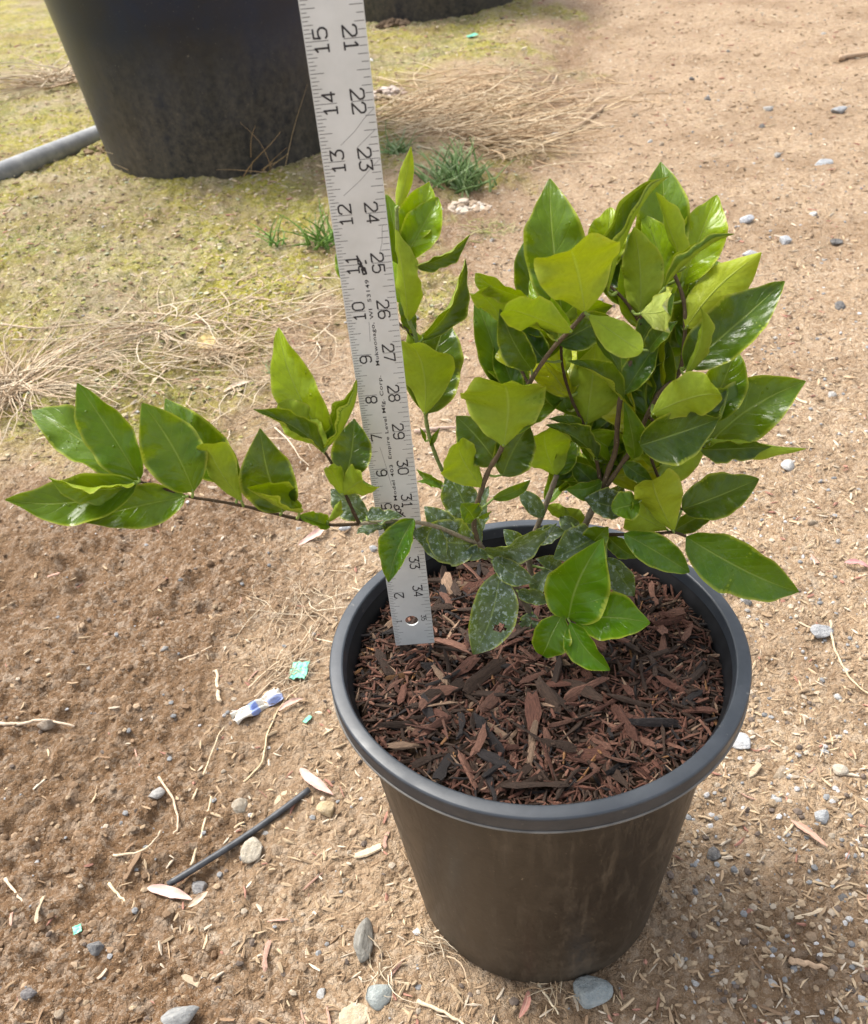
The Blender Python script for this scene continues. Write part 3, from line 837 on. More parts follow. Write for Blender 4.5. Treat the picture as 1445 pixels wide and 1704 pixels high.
shrub = thing('potted_shrub', 'leafy green privet-like shrub with glossy leaves growing in the black pot', 'shrub', (.02, .055, .28))
SO = Vector((.02, .055, .28))
t = NT('bark', .8, .2)
co = t.coord()
ob = t.n('ShaderNodeObjectInfo').outputs['Color']
f = t.noise(co, 380, 5, .7)
c = t.mix(t.mapr(f, .35, .7), t.mix(.45, ob, (.02, .015, .01)), ob)
c = t.mix(t.mapr(t.noise(co, 900, 2), .68, .74), c, (.42, .34, .24))
t.base(c); t.bump(f, .6, .0008)
twig_m = t.m
TW = []
for name, r0, r1, pts in TWIGS:
    P = smooth_path([Vector(p) / 1e4 for p in pts], 5)
    n_ = len(P)
    rr = [(r0 + (r1 - r0) * i / (n_ - 1)) * .00052 * (1 + .10 * math.sin(i * 1.9 + r0)) for i in range(n_)]
    TW += [(p, r_) for p, r_ in zip(P, rr)]
    V, F = tube([p - SO for p in P], rr, 8)
    o = link(name, mesh('twig', V, F), [twig_m], shrub)
    o.color = (.20, .25, .075, 1) if name == 'shoot' else (.115, .080, .044, 1) if r0 > 3.3 else (.066, .042, .020, 1)
    if name == 'branch' and r0 == 3.0: o.color = (.27, .23, .15, 1)
    if P[0].z < .34 and r0 > 4: o.color = (.21, .17, .12, 1)

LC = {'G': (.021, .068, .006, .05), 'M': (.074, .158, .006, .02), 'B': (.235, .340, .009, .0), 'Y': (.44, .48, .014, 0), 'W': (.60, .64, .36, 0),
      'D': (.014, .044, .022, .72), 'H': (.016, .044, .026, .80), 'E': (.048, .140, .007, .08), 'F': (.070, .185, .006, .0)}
def leaf_mat(under):
    t = NT('leaf_under' if under else 'leaf_top', .46 if under else .26, .22 if under else .34)
    uv = t.coord('UV')
    oi = t.n('ShaderNodeObjectInfo')
    sx = t.n('ShaderNodeSeparateXYZ', Vector=uv)
    ax = t.math('MULTIPLY', t.math('ABSOLUTE', t.math('SUBTRACT', sx.outputs[0], .5)), 2)
    y = sx.outputs[1]
    co = t.coord()
    off = t.n('ShaderNodeVectorMath', _operation='ADD')
    t.set(off.inputs[0], co)
    cx = t.n('ShaderNodeCombineXYZ'); t.set(cx.inputs[0], t.math('MULTIPLY', oi.outputs['Random'], 7.3))
    t.set(off.inputs[1], cx.outputs[0]); pos = off.outputs[0]
    nz = t.noise(pos, 75, 4, .6); nf = t.noise(pos, 420, 3, .6)
    base = oi.outputs['Color']
    if under: base = t.mix(.72, base, (.37, .455, .040))
    base = t.mix(t.mapr(nz, .35, .70, 0, .42), base, t.mix(.65, base, (.23, .36, .015)))
    base = t.mix(t.mapr(nf, .4, .7, 0, .30), base, t.mix(.6, base, (.015, .05, .006)))
    rib = t.mapr(ax, .012, .050, 1, 0)
    w = t.math('SUBTRACT', t.math('MULTIPLY', y, 8.0), t.math('MULTIPLY', ax, 2.2))
    fr = t.math('ABSOLUTE', t.math('SUBTRACT', t.math('FRACT', w), .5))
    vein = t.math('MULTIPLY', t.mapr(fr, .0, .055, 1, 0), t.mapr(ax, .75, .95, .55, 0))
    pale = t.mix(.55, base, (.42, .52, .13))
    base = t.mix(t.math('MULTIPLY', vein, .35 if under else .42), base, pale)
    base = t.mix(t.math('MULTIPLY', rib, .75), base, pale)
    marg = t.mapr(ax, .86, .975, 0, .75)
    base = t.mix(marg, base, (.42, .45, .06))
    dust = t.math('MULTIPLY', oi.outputs['Alpha'], 1.0)
    d1 = t.mapr(t.noise(pos, 330, 3, .75), .54, .60, 0, .90)
    d2 = t.mapr(t.noise(pos, 90, 5, .7), .42, .75, .05, .45)
    base = t.mix(t.math('MULTIPLY', dust, t.math('MAXIMUM', d1, d2)), base, (.40, .47, .44))
    t.base(base)
    ro = t.mapr(nz, .3, .7, .10, .30) if not under else t.mapr(nz, .3, .7, .42, .55)
    t.rough(t.math('ADD', ro, t.math('MULTIPLY', dust, .16)))
    h = t.math('ADD', t.math('MULTIPLY', rib, .6 if under else -.6), t.math('MULTIPLY', vein, .35 if under else -.35))
    h = t.math('ADD', h, t.math('MULTIPLY', nz, 1.3))
    h = t.math('ADD', h, t.math('MULTIPLY', t.math('MULTIPLY', fr, t.mapr(ax, .1, .3)), .5))
    drop = t.n('ShaderNodeTexVoronoi', Scale=260, Vector=pos)
    dd = t.math('MULTIPLY', t.mapr(drop.outputs['Distance'], .08, .26, 1, 0), t.mapr(t.noise(pos, 90, 3, .7), .57, .60, 0, 1))
    if not under: h = t.math('ADD', h, t.math('MULTIPLY', dd, 1.1))
    nrm = t.bump(h, .7, .0011)
    tr = t.n('ShaderNodeBsdfTranslucent')
    t.set(tr.inputs['Color'], t.mix(.6, base, (.62, .68, .02)))
    mx = t.n('ShaderNodeMixShader')
    mx.inputs[0].default_value = .45
    t.t.links.new(t.p.outputs[0], mx.inputs[1]); t.t.links.new(tr.outputs[0], mx.inputs[2])
    t.t.links.new(mx.outputs[0], t.out.inputs['Surface'])
    return t.m
leaf_mats = [leaf_mat(False), leaf_mat(True), plain('petiole', (.20, .27, .06), .5)]

def leaf_geo(B, T, n, w, fold, sag, twist, seed, hole=False, acute=.80, wave=.22, hook=None):
    r = random.Random(seed)
    Lv = T - B; L = Lv.length; l = Lv / L
    n = (n - l * n.dot(l)).normalized(); b = l.cross(n)
    NU, NV = (28, 16) if hole else (24, 10)
    V = []; UV = []
    a1 = r.uniform(.55, .68); a2 = acute + r.uniform(-.08, .08)
    if hook is not None: a1, a2 = r.uniform(.85, 1.05), r.uniform(.58, .68)
    tm = a1 / (a1 + a2); nrm = tm ** a1 * (1 - tm) ** a2
    ph = r.uniform(0, 6.28); ph2 = r.uniform(0, 6.28); kx = r.uniform(5, 9)
    lat = r.uniform(-.07, .07); hk = R(hook if hook is not None else r.uniform(4, 30)) * (1 if sag >= 0 else -1)
    th = .00016; asy = r.uniform(-.12, .12)
    for side in (1, -1):
        for i in range(NU + 1):
            tt = i / NU
            hw = max(.5 * w * L * (tt ** a1) * ((1 - tt) ** a2) / nrm * (1.06 - .42 * max(0, (tt - .62) / .38) ** 1.2), .0004)
            t0 = .64
            tq = min(tt, t0) if abs(hk) > 1e-6 else tt
            mid = B + Lv * tq + n * (L * sag * 4 * tq * (1 - tq)) + b * (L * lat * math.sin(math.pi * tt))
            nk = n
            if tt > t0:
                ph0 = math.atan(sag * 4 * (1 - 2 * t0)); e_ = (tt - t0); A_ = hk * e_ / (1 - t0)
                # circular arc from t0 to the tip
                sl = L * e_ * (math.sin(A_) / A_ if abs(A_) > 1e-4 else 1); sn = L * e_ * ((1 - math.cos(A_)) / A_ if abs(A_) > 1e-4 else 0)
                l0 = l * math.cos(ph0) + n * math.sin(ph0); n0 = n * math.cos(ph0) - l * math.sin(ph0)
                mid += l0 * sl - n0 * sn
                nk = n * math.cos(A_) + l * math.sin(A_)
            tw = R(twist) * (tt - .4)
            bb = b * math.cos(tw) + nk * math.sin(tw); nn = nk * math.cos(tw) - b * math.sin(tw)
            for j in range(NV + 1):
                s = 2 * j / NV - 1
                ph_ = fold * (.35 + .75 * abs(s))
                p = mid + bb * (s * hw * math.cos(ph_)) + nn * (abs(s) * hw * math.sin(ph_))
                p += nn * (hw * abs(s) ** 1.5 * (wave * math.sin(kx * tt * 1.6 + (ph if s > 0 else ph2)) + .45 * wave * math.sin(kx * tt * 4.1 + (ph2 if s > 0 else ph))))
                p += bb * (s * hw * (asy * (1 if s > 0 else -1) + .010 * math.sin(tt * 15 + ph * s)))
                ins = 0 if abs(s) > .999 or i in (0, NU) else th
                V.append(p + nn * ins * side); UV.append((j / NV, tt))
    st = NV + 1; off = (NU + 1) * st
    F = []; MI = []
    for i in range(NU):
        for j in range(NV):
            if hole and ((i + .5) / NU - .60) ** 2 / .0030 + ((j + .5) / NV - .26) ** 2 / .012 < 1: continue
            a = i * st + j
            F.append((a, a + 1, a + st + 1, a + st)); MI.append(0)
            a += off
            F.append((a + st, a + st + 1, a + 1, a)); MI.append(1)
    return V, F, MI, UV

LRND = random.Random(12)
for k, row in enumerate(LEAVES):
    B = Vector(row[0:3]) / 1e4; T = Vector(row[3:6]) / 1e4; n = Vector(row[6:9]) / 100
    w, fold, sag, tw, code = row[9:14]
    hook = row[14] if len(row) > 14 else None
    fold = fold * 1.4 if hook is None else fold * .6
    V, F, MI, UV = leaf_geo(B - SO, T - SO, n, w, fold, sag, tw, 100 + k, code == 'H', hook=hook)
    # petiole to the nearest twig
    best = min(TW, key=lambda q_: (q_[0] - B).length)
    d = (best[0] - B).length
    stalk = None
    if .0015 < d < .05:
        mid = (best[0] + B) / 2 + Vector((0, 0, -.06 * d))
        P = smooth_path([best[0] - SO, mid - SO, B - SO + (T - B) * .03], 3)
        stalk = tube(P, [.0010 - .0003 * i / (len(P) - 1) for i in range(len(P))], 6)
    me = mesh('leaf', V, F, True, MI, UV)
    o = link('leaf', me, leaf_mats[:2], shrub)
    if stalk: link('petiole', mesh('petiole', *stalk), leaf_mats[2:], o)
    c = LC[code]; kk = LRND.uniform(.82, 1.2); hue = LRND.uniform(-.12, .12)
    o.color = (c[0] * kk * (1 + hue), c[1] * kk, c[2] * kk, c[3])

# ------------------------------------------------------------------ large pots and pipe behind
t = NT('old_black_plastic', .5, .35)
co = t.coord()
cl = t.noise(co, 5, 6, .7); sp = t.noise(co, 60, 4, .7); st = t.noise(t.scale(co, 22, 22, 3), 1, 5, .7)
low = t.mapr(t.n('ShaderNodeSeparateXYZ', Vector=co).outputs[2], .38, .0, 0, 1)
dirt = t.math('MULTIPLY', low, t.math('ADD', t.mapr(sp, .35, .7, .12, .75), t.mapr(st, .4, .7, 0, .40)))
c = t.mix(t.mapr(cl, .35, .65), (.007, .014, .032), (.012, .013, .017))  # blue patches paint the wall's bluish sheen into the base colour
c = t.mix(dirt, c, (.135, .115, .085))
c = t.mix(t.mapr(t.noise(co, 240, 3), .70, .76, 0, .6), c, (.25, .21, .16))
t.base(c); t.rough(t.mapr(dirt, 0, .6, .32, .75))
big_m = t.m
def big_pot(label, x, y, r0, r1, h, seed):
    z = hz(x - r0 * .7, y - r0 * .7) - .02
    o = thing('large_nursery_pot', label, 'plant pot', (x, y, z))
    V, F = lathe([(.0, .004), (r0 * .9, .004), (r0 * .975, 0), (r0, .012), (r0 + (r1 - r0) * .5, h * .5), (r1, h - .06), (r1, h - .05)], 128, .0015, seed)
    link('body', mesh('bigpot', V, F), [big_m], o)
    V, F = lathe([(r1, h - .055), (r1 + .018, h - .05), (r1 + .021, h - .02), (r1 + .018, h), (r1 + .002, h + .002), (r1 - .006, h - .004), (r1 - .02, h - .09), (.0, h - .10)], 128, .0015, seed)
    link('rim', mesh('bigrim', V, F), [rim_m], o)
    return o
big_pot('huge blue-black nursery pot with dusty lower wall standing on the moss by the grey pipe', -.565, 2.57, .365, .425, .62, 1)
big_pot('far black nursery pot with only its muddy foot showing beyond the straw', .20, 5.02, .47, .52, .62, 2)
t = NT('grey_pvc', .5, .4)
co = t.coord()
t.base(t.mix(t.mapr(t.noise(co, 14, 5, .7), .4, .7), (.20, .205, .21), (.34, .34, .33)))
p0 = Vector((-1.66, 1.78, .058)); p1 = Vector((-.92, 3.02, .058))
P = [p0.lerp(p1, i / 12) for i in range(13)]
V, F = tube(P, [.031] * 13, 20)
link('water_pipe', mesh('pipe', V, F), [t.m], label='grey plastic pipe lying on the moss and running behind the huge pot', category='pipe')

# ------------------------------------------------------------------ ground litter
def fan(r, y0=-.30, y1=5.2, mx=1.12, p=1.25):
    a, b = (y0 + .75) ** (1 - p), (y1 + .75) ** (1 - p)
    while 1:
        y = (a + (b - a) * r.random()) ** (1 / (1 - p)) - .75
        l = -.50 - .345 * (y + .1); h_ = .31 + .47 * (y + .16)
        c_ = (l + h_) / 2; w_ = (h_ - l) / 2 * mx
        x = c_ + r.uniform(-w_, w_)
        if math.hypot(x, y) < .118: continue
        if math.hypot(x + .565, y - 2.57) < .375 or math.hypot(x - .20, y - 5.02) < .48: continue
        return x, y
def region(x, y):
    m_, s_ = masks(np.array([x]), np.array([y]))
    return float(m_[0]), float(s_[0])
def straw_col(r):
    u_ = r.random()
    c = (.46, .345, .22) if u_ < .32 else (.37, .26, .16) if u_ < .65 else (.22, .145, .085) if u_ < .82 else (.54, .45, .34) if u_ < .95 else (.36, .18, .13)
    k = r.uniform(.8, 1.15)
    return tuple(x * k for x in c)
def grit_col(r):
    u_ = r.random()
    c = (.34, .25, .16) if u_ < .36 else (.40, .33, .25) if u_ < .55 else (.23, .23, .23) if u_ < .74 else (.44, .43, .42) if u_ < .84 else (.13, .10, .08)
    k = r.uniform(.75, 1.2)
    return tuple(x * k for x in c)
NPRE = {}
def batch(n, seed, accept, **kw):
    r = random.Random(seed); pts = []
    while len(pts) < n:
        P = [fan(r, **kw) for _ in range(n)]
        x = np.array([p[0] for p in P]); y = np.array([p[1] for p in P])
        mo_, so_ = masks(x, y)
        keep = np.array([r.random() for _ in P]) < accept(x, y, mo_, so_)
        z = height(x, y)
        pts += [(a, b, c_) for a, b, c_, k_ in zip(x, y, z, keep) if k_]
    return pts[:n]
def placer(pts, dz=(0, .002)):
    it = iter(pts)
    def f(r):
        x, y, z = next(it)
        return x, y, z + r.uniform(*dz)
    return f
litter_m = objcol('straw_litter_m', .85, (1, 1, 1), 300, .4, 'Col', .75, 1.2)
pts = batch(21000, 21, lambda x, y, m_, s_: .46 + .30 * m_ - .38 * s_ + .14 * (x > .12), p=1.05)
link('straw_litter', slivers(21000, placer(pts), (.003, .015), (.0008, .0034), straw_col, 22, .25, .32), [litter_m], kind='stuff', label='fine dry straw and wood litter strewn over the dirt', category='litter')
def blobs(n, place, sr, colf, seed, squash=(.45, .9)):
    r = random.Random(seed)
    base = bmesh.new(); bmesh.ops.create_icosphere(base, subdivisions=1, radius=1)
    bv = [v.co.copy() for v in base.verts]; bf = [[v.index for v in f.verts] for f in base.faces]; base.free()
    V = []; F = []; C = []
    for i in range(n):
        x, y, z = place(r)
        s_ = sr[0] + (sr[1] - sr[0]) * r.random() ** 2.2
        k = (s_ * r.uniform(.7, 1.3), s_ * r.uniform(.7, 1.2), s_ * r.uniform(*squash)); a = r.uniform(0, 6.28); ca_, sa_ = math.cos(a), math.sin(a)
        b = len(V)
        for v in bv:
            j = r.uniform(.78, 1.15)
            px_, py_, pz_ = v.x * k[0] * j, v.y * k[1] * j, v.z * k[2] * j
            V.append((x + px_ * ca_ - py_ * sa_, y + px_ * sa_ + py_ * ca_, z + pz_ + k[2] * .2))
        F += [tuple(b + q_ for q_ in f) for f in bf]
        C += [colf(r)] * len(bv)
    return mesh('blobs', V, F, False, col=np.array(C))
stone_fm = objcol('grit_m', .85, (1, 1, 1), 350, .4, 'Col', .75, 1.2)
pts = batch(11000, 31, lambda x, y, m_, s_: np.clip(.12 + .75 * (x > .10) - .1 * m_, .06, 1))
link('gravel_grit', blobs(11000, placer(pts, (-.0005, .0005)), (.0010, .0042), grit_col, 32), [stone_fm], kind='stuff', label='fine grey and tan grit scattered on the dirt path', category='gravel')
def clod_col(r):
    k = r.uniform(.7, 1.25); return tuple(x * k for x in r.choice([(.23, .152, .092), (.18, .115, .067), (.28, .20, .13)]))
pts = batch(2600, 41, lambda x, y, m_, s_: np.clip(.10 + .9 * s_, 0, 1))
link('soil_crumbs', blobs(2600, placer(pts, (-.0015, .0002)), (.0010, .0052), clod_col, 42, (.5, .9)), [stone_fm], kind='stuff', label='loose brown soil crumbs on the bare earth', category='soil')
def moss_col(r):
    u_ = r.random()
    c = (.32, .29, .09) if u_ < .18 else (.22, .215, .06) if u_ < .40 else (.14, .15, .04) if u_ < .56 else (.42, .36, .23) if u_ < .86 else (.33, .34, .22)
    k = r.uniform(.8, 1.2)
    return tuple(x * k for x in c)
pts = batch(9000, 51, lambda x, y, m_, s_: np.clip(m_ * 1.1 - .1, 0, 1), y0=.6, y1=6)
link('moss_flakes', blobs(9000, placer(pts, (-.001, .0015)), (.002, .007), moss_col, 52, (.10, .35)), [stone_fm], kind='stuff', label='crusty yellow-green moss and lichen flakes on the raised ground', category='moss')

# pebbles and slivers one can count
def rock_mesh(seed, sub=2, ang=.5):
    r = random.Random(seed)
    bm = bmesh.new(); bmesh.ops.create_icosphere(bm, subdivisions=sub, radius=1)
    planes = [(Vector((r.gauss(0, 1), r.gauss(0, 1), r.gauss(0, 1))).normalized(), r.uniform(.45, .8)) for _ in range(11)]
    for v in bm.verts:
        p = v.co.copy()
        for n_, d_ in planes:
            e_ = p.dot(n_) - d_
            if e_ > 0: p -= n_ * e_ * (.4 + ang * .6)
        v.co = p * (1 + .05 * math.sin(5 * p.x + seed) * math.cos(4 * p.y + seed))
    me = bpy.data.meshes.new('rock'); bm.to_mesh(me); bm.free()
    me.polygons.foreach_set('use_smooth', [True] * len(me.polygons))
    return me
t = NT('stone', .8, .3)
co = t.coord()
oc = t.n('ShaderNodeObjectInfo').outputs['Color']
f = t.noise(co, 2.2, 6, .7)
c = t.mix(t.mapr(f, .35, .7), t.mix(.25, oc, (.10, .085, .07)), t.mix(.35, oc, (.66, .63, .57)))
c = t.mix(t.mapr(t.noise(co, 9, 4, .7), .55, .7, 0, .7), c, t.mix(.5, oc, (.33, .23, .14)))
t.base(c); t.bump(f, .5, .25)
stone_m = t.m
ROCKS = [rock_mesh(s, 2, .7 + .1 * (s % 4)) for s in range(10)]
for q_ in ROCKS: q_.materials.append(stone_m)
BIGROCK = [rock_mesh(s + 40, 3, .8) for s in range(8)]
for q_ in BIGROCK: q_.materials.append(stone_m)
pr = random.Random(61)
KINDS = [('small grey pebble lying loose on the bare dirt', 'grey pebbles on the dirt', (.37, .355, .335)),
         ('small chalky white pebble lying loose on the bare dirt', 'white pebbles on the dirt', (.58, .57, .55)),
         ('small tan pebble half sunk in the bare dirt', 'tan pebbles on the dirt', (.38, .28, .18)),
         ('small charcoal-dark pebble lying loose on the bare dirt', 'dark pebbles on the dirt', (.085, .085, .09))]
pts = batch(150, 62, lambda x, y, m_, s_: np.clip(.16 + .75 * (x > .12) - .14 * m_, .02, 1), p=1.6)
for x, y, z in pts:
    L_, G_, C_ = pr.choices(KINDS, (5, 3, 4, 2))[0]
    s_ = pr.choice([.0045, .0055, .0065, .008, .011]) * (1 + .35 * max(0, y))
    s_ = min(s_, .02)
    o = link('pebble', pr.choice(ROCKS), loc=(x, y, z + s_ * pr.uniform(-.12, .22)), label=L_, category='pebble', group=G_)
    o.scale = (s_ * pr.uniform(.8, 1.25), s_ * pr.uniform(.7, 1), s_ * pr.uniform(.45, .75))
    o.rotation_euler = (pr.uniform(-.3, .3), pr.uniform(-.3, .3), pr.uniform(0, 6.28))
    k = pr.uniform(.8, 1.2); o.color = (*[v * k for v in C_], 1)
sliver_m = objcol('dry_wood', .85, (1, 8, 8), 10, .6)
SL = [chip_mesh(200 + s, .10 + .02 * (s % 5), .045 + .01 * (s % 3)) for s in range(10)]
for q_ in SL: q_.materials.append(sliver_m)
SK = [('pale straw-coloured wood sliver lying flat on the dirt', 'pale wood slivers on the dirt', (.52, .41, .28)),
      ('weathered brown wood sliver lying flat on the dirt', 'brown wood slivers on the dirt', (.27, .175, .105)),
      ('pinkish dry bark flake lying flat on the dirt', 'pink bark flakes on the dirt', (.46, .28, .21))]
pts = batch(210, 63, lambda x, y, m_, s_: .5 + 0 * x, p=1.7)
for x, y, z in pts:
    L_, G_, C_ = pr.choices(SK, (6, 4, 2))[0]
    s_ = pr.choice([.011, .014, .018, .022, .028]) * (1 + .3 * max(0, y))
    o = link('wood_sliver', pr.choice(SL), loc=(x, y, z + .0018), label=L_, category='wood sliver', group=G_)
    o.scale = (s_, s_ * pr.uniform(.7, 1.5), s_)
    o.rotation_euler = (pr.uniform(-.4, .4), pr.uniform(-.12, .12), pr.uniform(0, 6.28))
    k = pr.uniform(.8, 1.15); o.color = (*[v * k for v in C_], 1)

# stones that stand out, each where it lies
for k, (xy, sz, colr, nm, lab, cat) in enumerate([
    ((-0.2720, 0.0534), (11, 13, 9), (.50, .43, .32), 'stone', 'rounded cream stone touching the thin black tube', 'stone'),
    ((-0.3224, 0.0281), (9, 8, 6), (.25, .25, .26), 'stone', 'small grey stone beside the lower end of the thin black tube', 'stone'),
    ((-0.2907, 0.1072), (9, 11, 7), (.34, .28, .20), 'stone', 'mottled brown stone just above the thin black tube', 'stone'),
    ((-0.1982, 0.0887), (11, 10, 6), (.56, .40, .20), 'stone', 'ochre yellow stone left of the pot near the upper tube end', 'stone'),
    ((-0.4097, -0.0280), (8, 9, 7), (.12, .125, .135), 'stone', 'dark slate-grey stone on the brown soil near a teal plastic chip', 'stone'),
    ((-0.3162, -0.1000), (17, 12, 10), (.30, .31, .31), 'stone', 'broad speckled grey stone on the soil below the tube', 'stone'),
    ((-0.1602, -0.0547), (9, 19, 8), (.21, .20, .17), 'stone', 'upright oblong grey-brown stone left of the pot foot', 'stone'),
    ((-0.1488, -0.1016), (13, 11, 6), (.33, .38, .37), 'stone', 'flat pale blue-grey stone below the oblong one', 'stone'),
    ((-0.1713, -0.1146), (14, 11, 6), (.66, .53, .34), 'stone', 'pale cream-yellow flat stone beside the blue-grey one', 'stone'),
    ((0.0270, -0.1210), (18, 14, 11), (.27, .32, .33), 'stone', 'angular blue-grey stone lying against the foot of the pot', 'stone'),
    ((-0.1854, 0.5537), (9, 6, 5), (.50, .51, .53), 'stone', 'smooth pale grey pebble under the long side branch', 'pebble'),
    ((-0.1450, 0.5032), (7, 5, 5), (.42, .43, .44), 'stone', 'small grey pebble just behind the pot rim by the yardstick', 'pebble'),
    ((-0.5243, 0.2416), (10, 9, 8), (.36, .27, .19), 'stone', 'brown lump of stone with a pale stalk crossing it', 'stone'),
    ((-0.4600, -0.0630), (8, 7, 5), (.10, .09, .10), 'stone', 'dark flat stone in the lower brown soil', 'stone'),
    ((0.3972, 0.6340), (12, 9, 7), (.40, .43, .46), 'stone', 'light blue-grey stone on the path under the shrub leaves', 'stone'),
    ((0.2347, 0.1243), (12, 13, 5), (.60, .61, .63), 'stone', 'whitish flat stone half hidden by the pot rim', 'stone'),
    ((0.3779, 0.2695), (14, 10, 6), (.33, .34, .36), 'stone', 'grey stone beside the curly root on the path', 'stone'),
    ((0.7384, 1.5725), (18, 14, 11), (.55, .58, .63), 'stone', 'pale bluish stone on the path behind the upper leaves', 'stone'),
    ((0.6844, 1.3964), (16, 13, 9), (.58, .59, .62), 'stone', 'pale stone next to a red chip on the path', 'stone'),
    ((0.7850, 1.4554), (16, 13, 10), (.50, .53, .57), 'stone', 'twin pale grey stone further along the path', 'stone'),
    ((1.0530, 1.9140), (26, 16, 11), (.60, .63, .66), 'stone', 'larger white stone far along the path', 'stone'),
    ((1.2882, 2.3642), (24, 18, 13), (.44, .46, .49), 'stone', 'grey stone at the far edge of the path', 'stone'),
    ((0.3220, 0.0821), (8, 7, 5), (.55, .47, .36), 'stone', 'cream pebble on the open path right of the pot', 'pebble'),
    ((0.2800, 0.0271), (9, 7, 5), (.42, .44, .46), 'stone', 'bluish pebble right of the pot above the curled pink leaf', 'pebble'),
    ((0.8847, 1.4259), (15, 11, 8), (.06, .06, .065), 'stone', 'nearly black stone on the path', 'stone')]):
    x, y = xy
    o = link(nm, BIGROCK[k % 8], loc=(x, y, hz(x, y) + sz[2] * .00042), label=lab, category=cat)
    o.scale = tuple(v * .00112 for v in sz)
    o.rotation_euler = (0, 0, (k * 2.4) % 6.28 if sz[0] / sz[1] < 1.15 and sz[1] / sz[0] < 1.15 else .15 * (k % 3 - 1))
    o.color = (*colr, 1)

# thin black tube
def ground_path(px, lift, sub=4):
    P = []
    q = smooth_path([(x, y, 0) for x, y in px], sub)
    for p in q: P.append(Vector((p.x, p.y, float(height(np.array([p.x]), np.array([p.y]), False)[0]) + lift)))
    return P
P = ground_path([(-0.3513, 0.0276), (-0.3180, 0.0469), (-0.2848, 0.0677), (-0.2504, 0.0915), (-0.2171, 0.1166)], .0062)
V, F = tube(P, [.0033] * len(P), 14)
link('drip_tube', mesh('tube', V, F), [plain('tube_plastic', (.050, .053, .058), .45, .4, .35, 120)], label='thin black irrigation tube lying on the brown soil', category='tube')

# plastic scraps and torn label
def sheet(name, label, cat, xy, sx, sy, rot, mat, seed, crumple, lift=.003, curl=0, n=16):
    r = random.Random(seed)
    V = []; F = []
    for j in range(n + 1):
        for i in range(n + 1):
            a, b = i / n - .5, j / n - .5
            ex = 1 + .18 * (float(vnoise(b * 5 + seed, seed, 5)) - .5)
            z = crumple * (abs(float(vnoise(a * 3.2 + seed, b * 5 + seed * 2, 3)) - .5) * 2 - .3) + curl * (2 * a) ** 2
            V.append((a * sx * ex, b * sy * (1 + .25 * (float(vnoise(a * 6, seed, 8)) - .5)), z))
    m_ = len(V)
    V += [(x, y, z - .0003) for x, y, z in V]
    for j in range(n):
        for i in range(n):
            k = j * (n + 1) + i
            F.append((k, k + 1, k + n + 2, k + n + 1)); F.append((m_ + k + n + 1, m_ + k + n + 2, m_ + k + 1, m_ + k))
    rim_ = [i for i in range(n)] + [n + j * (n + 1) for j in range(n)] + [n * (n + 1) + n - i for i in range(n)] + [(n - j) * (n + 1) for j in range(n)]
    for a, b in zip(rim_, rim_[1:] + rim_[:1]): F.append((b, a, m_ + a, m_ + b))
    x, y = xy
    o = link(name, mesh(name, V, F), [mat], loc=(x, y, hz(x, y) + lift), label=label, category=cat)
    o.rotation_euler = (R(4), R(-5), rot)
    return o
t = NT('green_film', .35, .4)
co = t.coord()
f = t.noise(t.scale(co, 300, 60, 60), 1, 4)
t.base(t.mix(t.mapr(f, .35, .7), (.10, .46, .29), (.27, .62, .44)))
film = t.m
sheet('plastic_scrap', 'torn square of teal-green plastic film on the soil beside the pot', 'plastic scrap', (-0.2355, 0.2844), .021, .026, R(-12), film, 3, .003, .006)
sheet('plastic_scrap', 'tiny teal plastic sliver between the torn label and the pot', 'plastic scrap', (-0.2231, 0.2110), .005, .011, R(-45), film, 5, .001)
sheet('plastic_scrap', 'tiny teal plastic chip on the lower brown soil', 'plastic scrap', (-0.4306, -0.0079), .008, .008, R(20), film, 6, .001)
sheet('plastic_scrap', 'tiny teal plastic chip on the far path by the straw bank', 'plastic scrap', (0.3481, 3.9934), .05, .03, R(20), film, 7, .003)
t = NT('torn_paper', .6, .3)
co = t.coord()
sx_ = t.n('ShaderNodeSeparateXYZ', Vector=co)
fx = t.math('ADD', sx_.outputs[0], t.math('MULTIPLY', t.noise(co, 160, 3), .006))
blue = t.math('MULTIPLY', t.mapr(fx, -.007, -.0055), t.mapr(fx, .0045, .0035))
blue2 = t.math('MULTIPLY', t.mapr(fx, .014, .0155), t.mapr(sx_.outputs[1], .001, -.001))
c = t.mix(t.mapr(t.noise(co, 240, 4), .40, .72), (.66, .64, .58), (.47, .40, .31))
c = t.mix(t.math('MULTIPLY', t.math('MAXIMUM', blue, t.math('MULTIPLY', blue2, .8)), .85), c, (.15, .23, .52))
t.base(c)
sheet('torn_label', 'crumpled white and blue paper label on the soil left of the pot', 'label', (-0.2815, 0.2375), .058, .021, R(28), t.m, 9, .012, .0045, .002, 26)

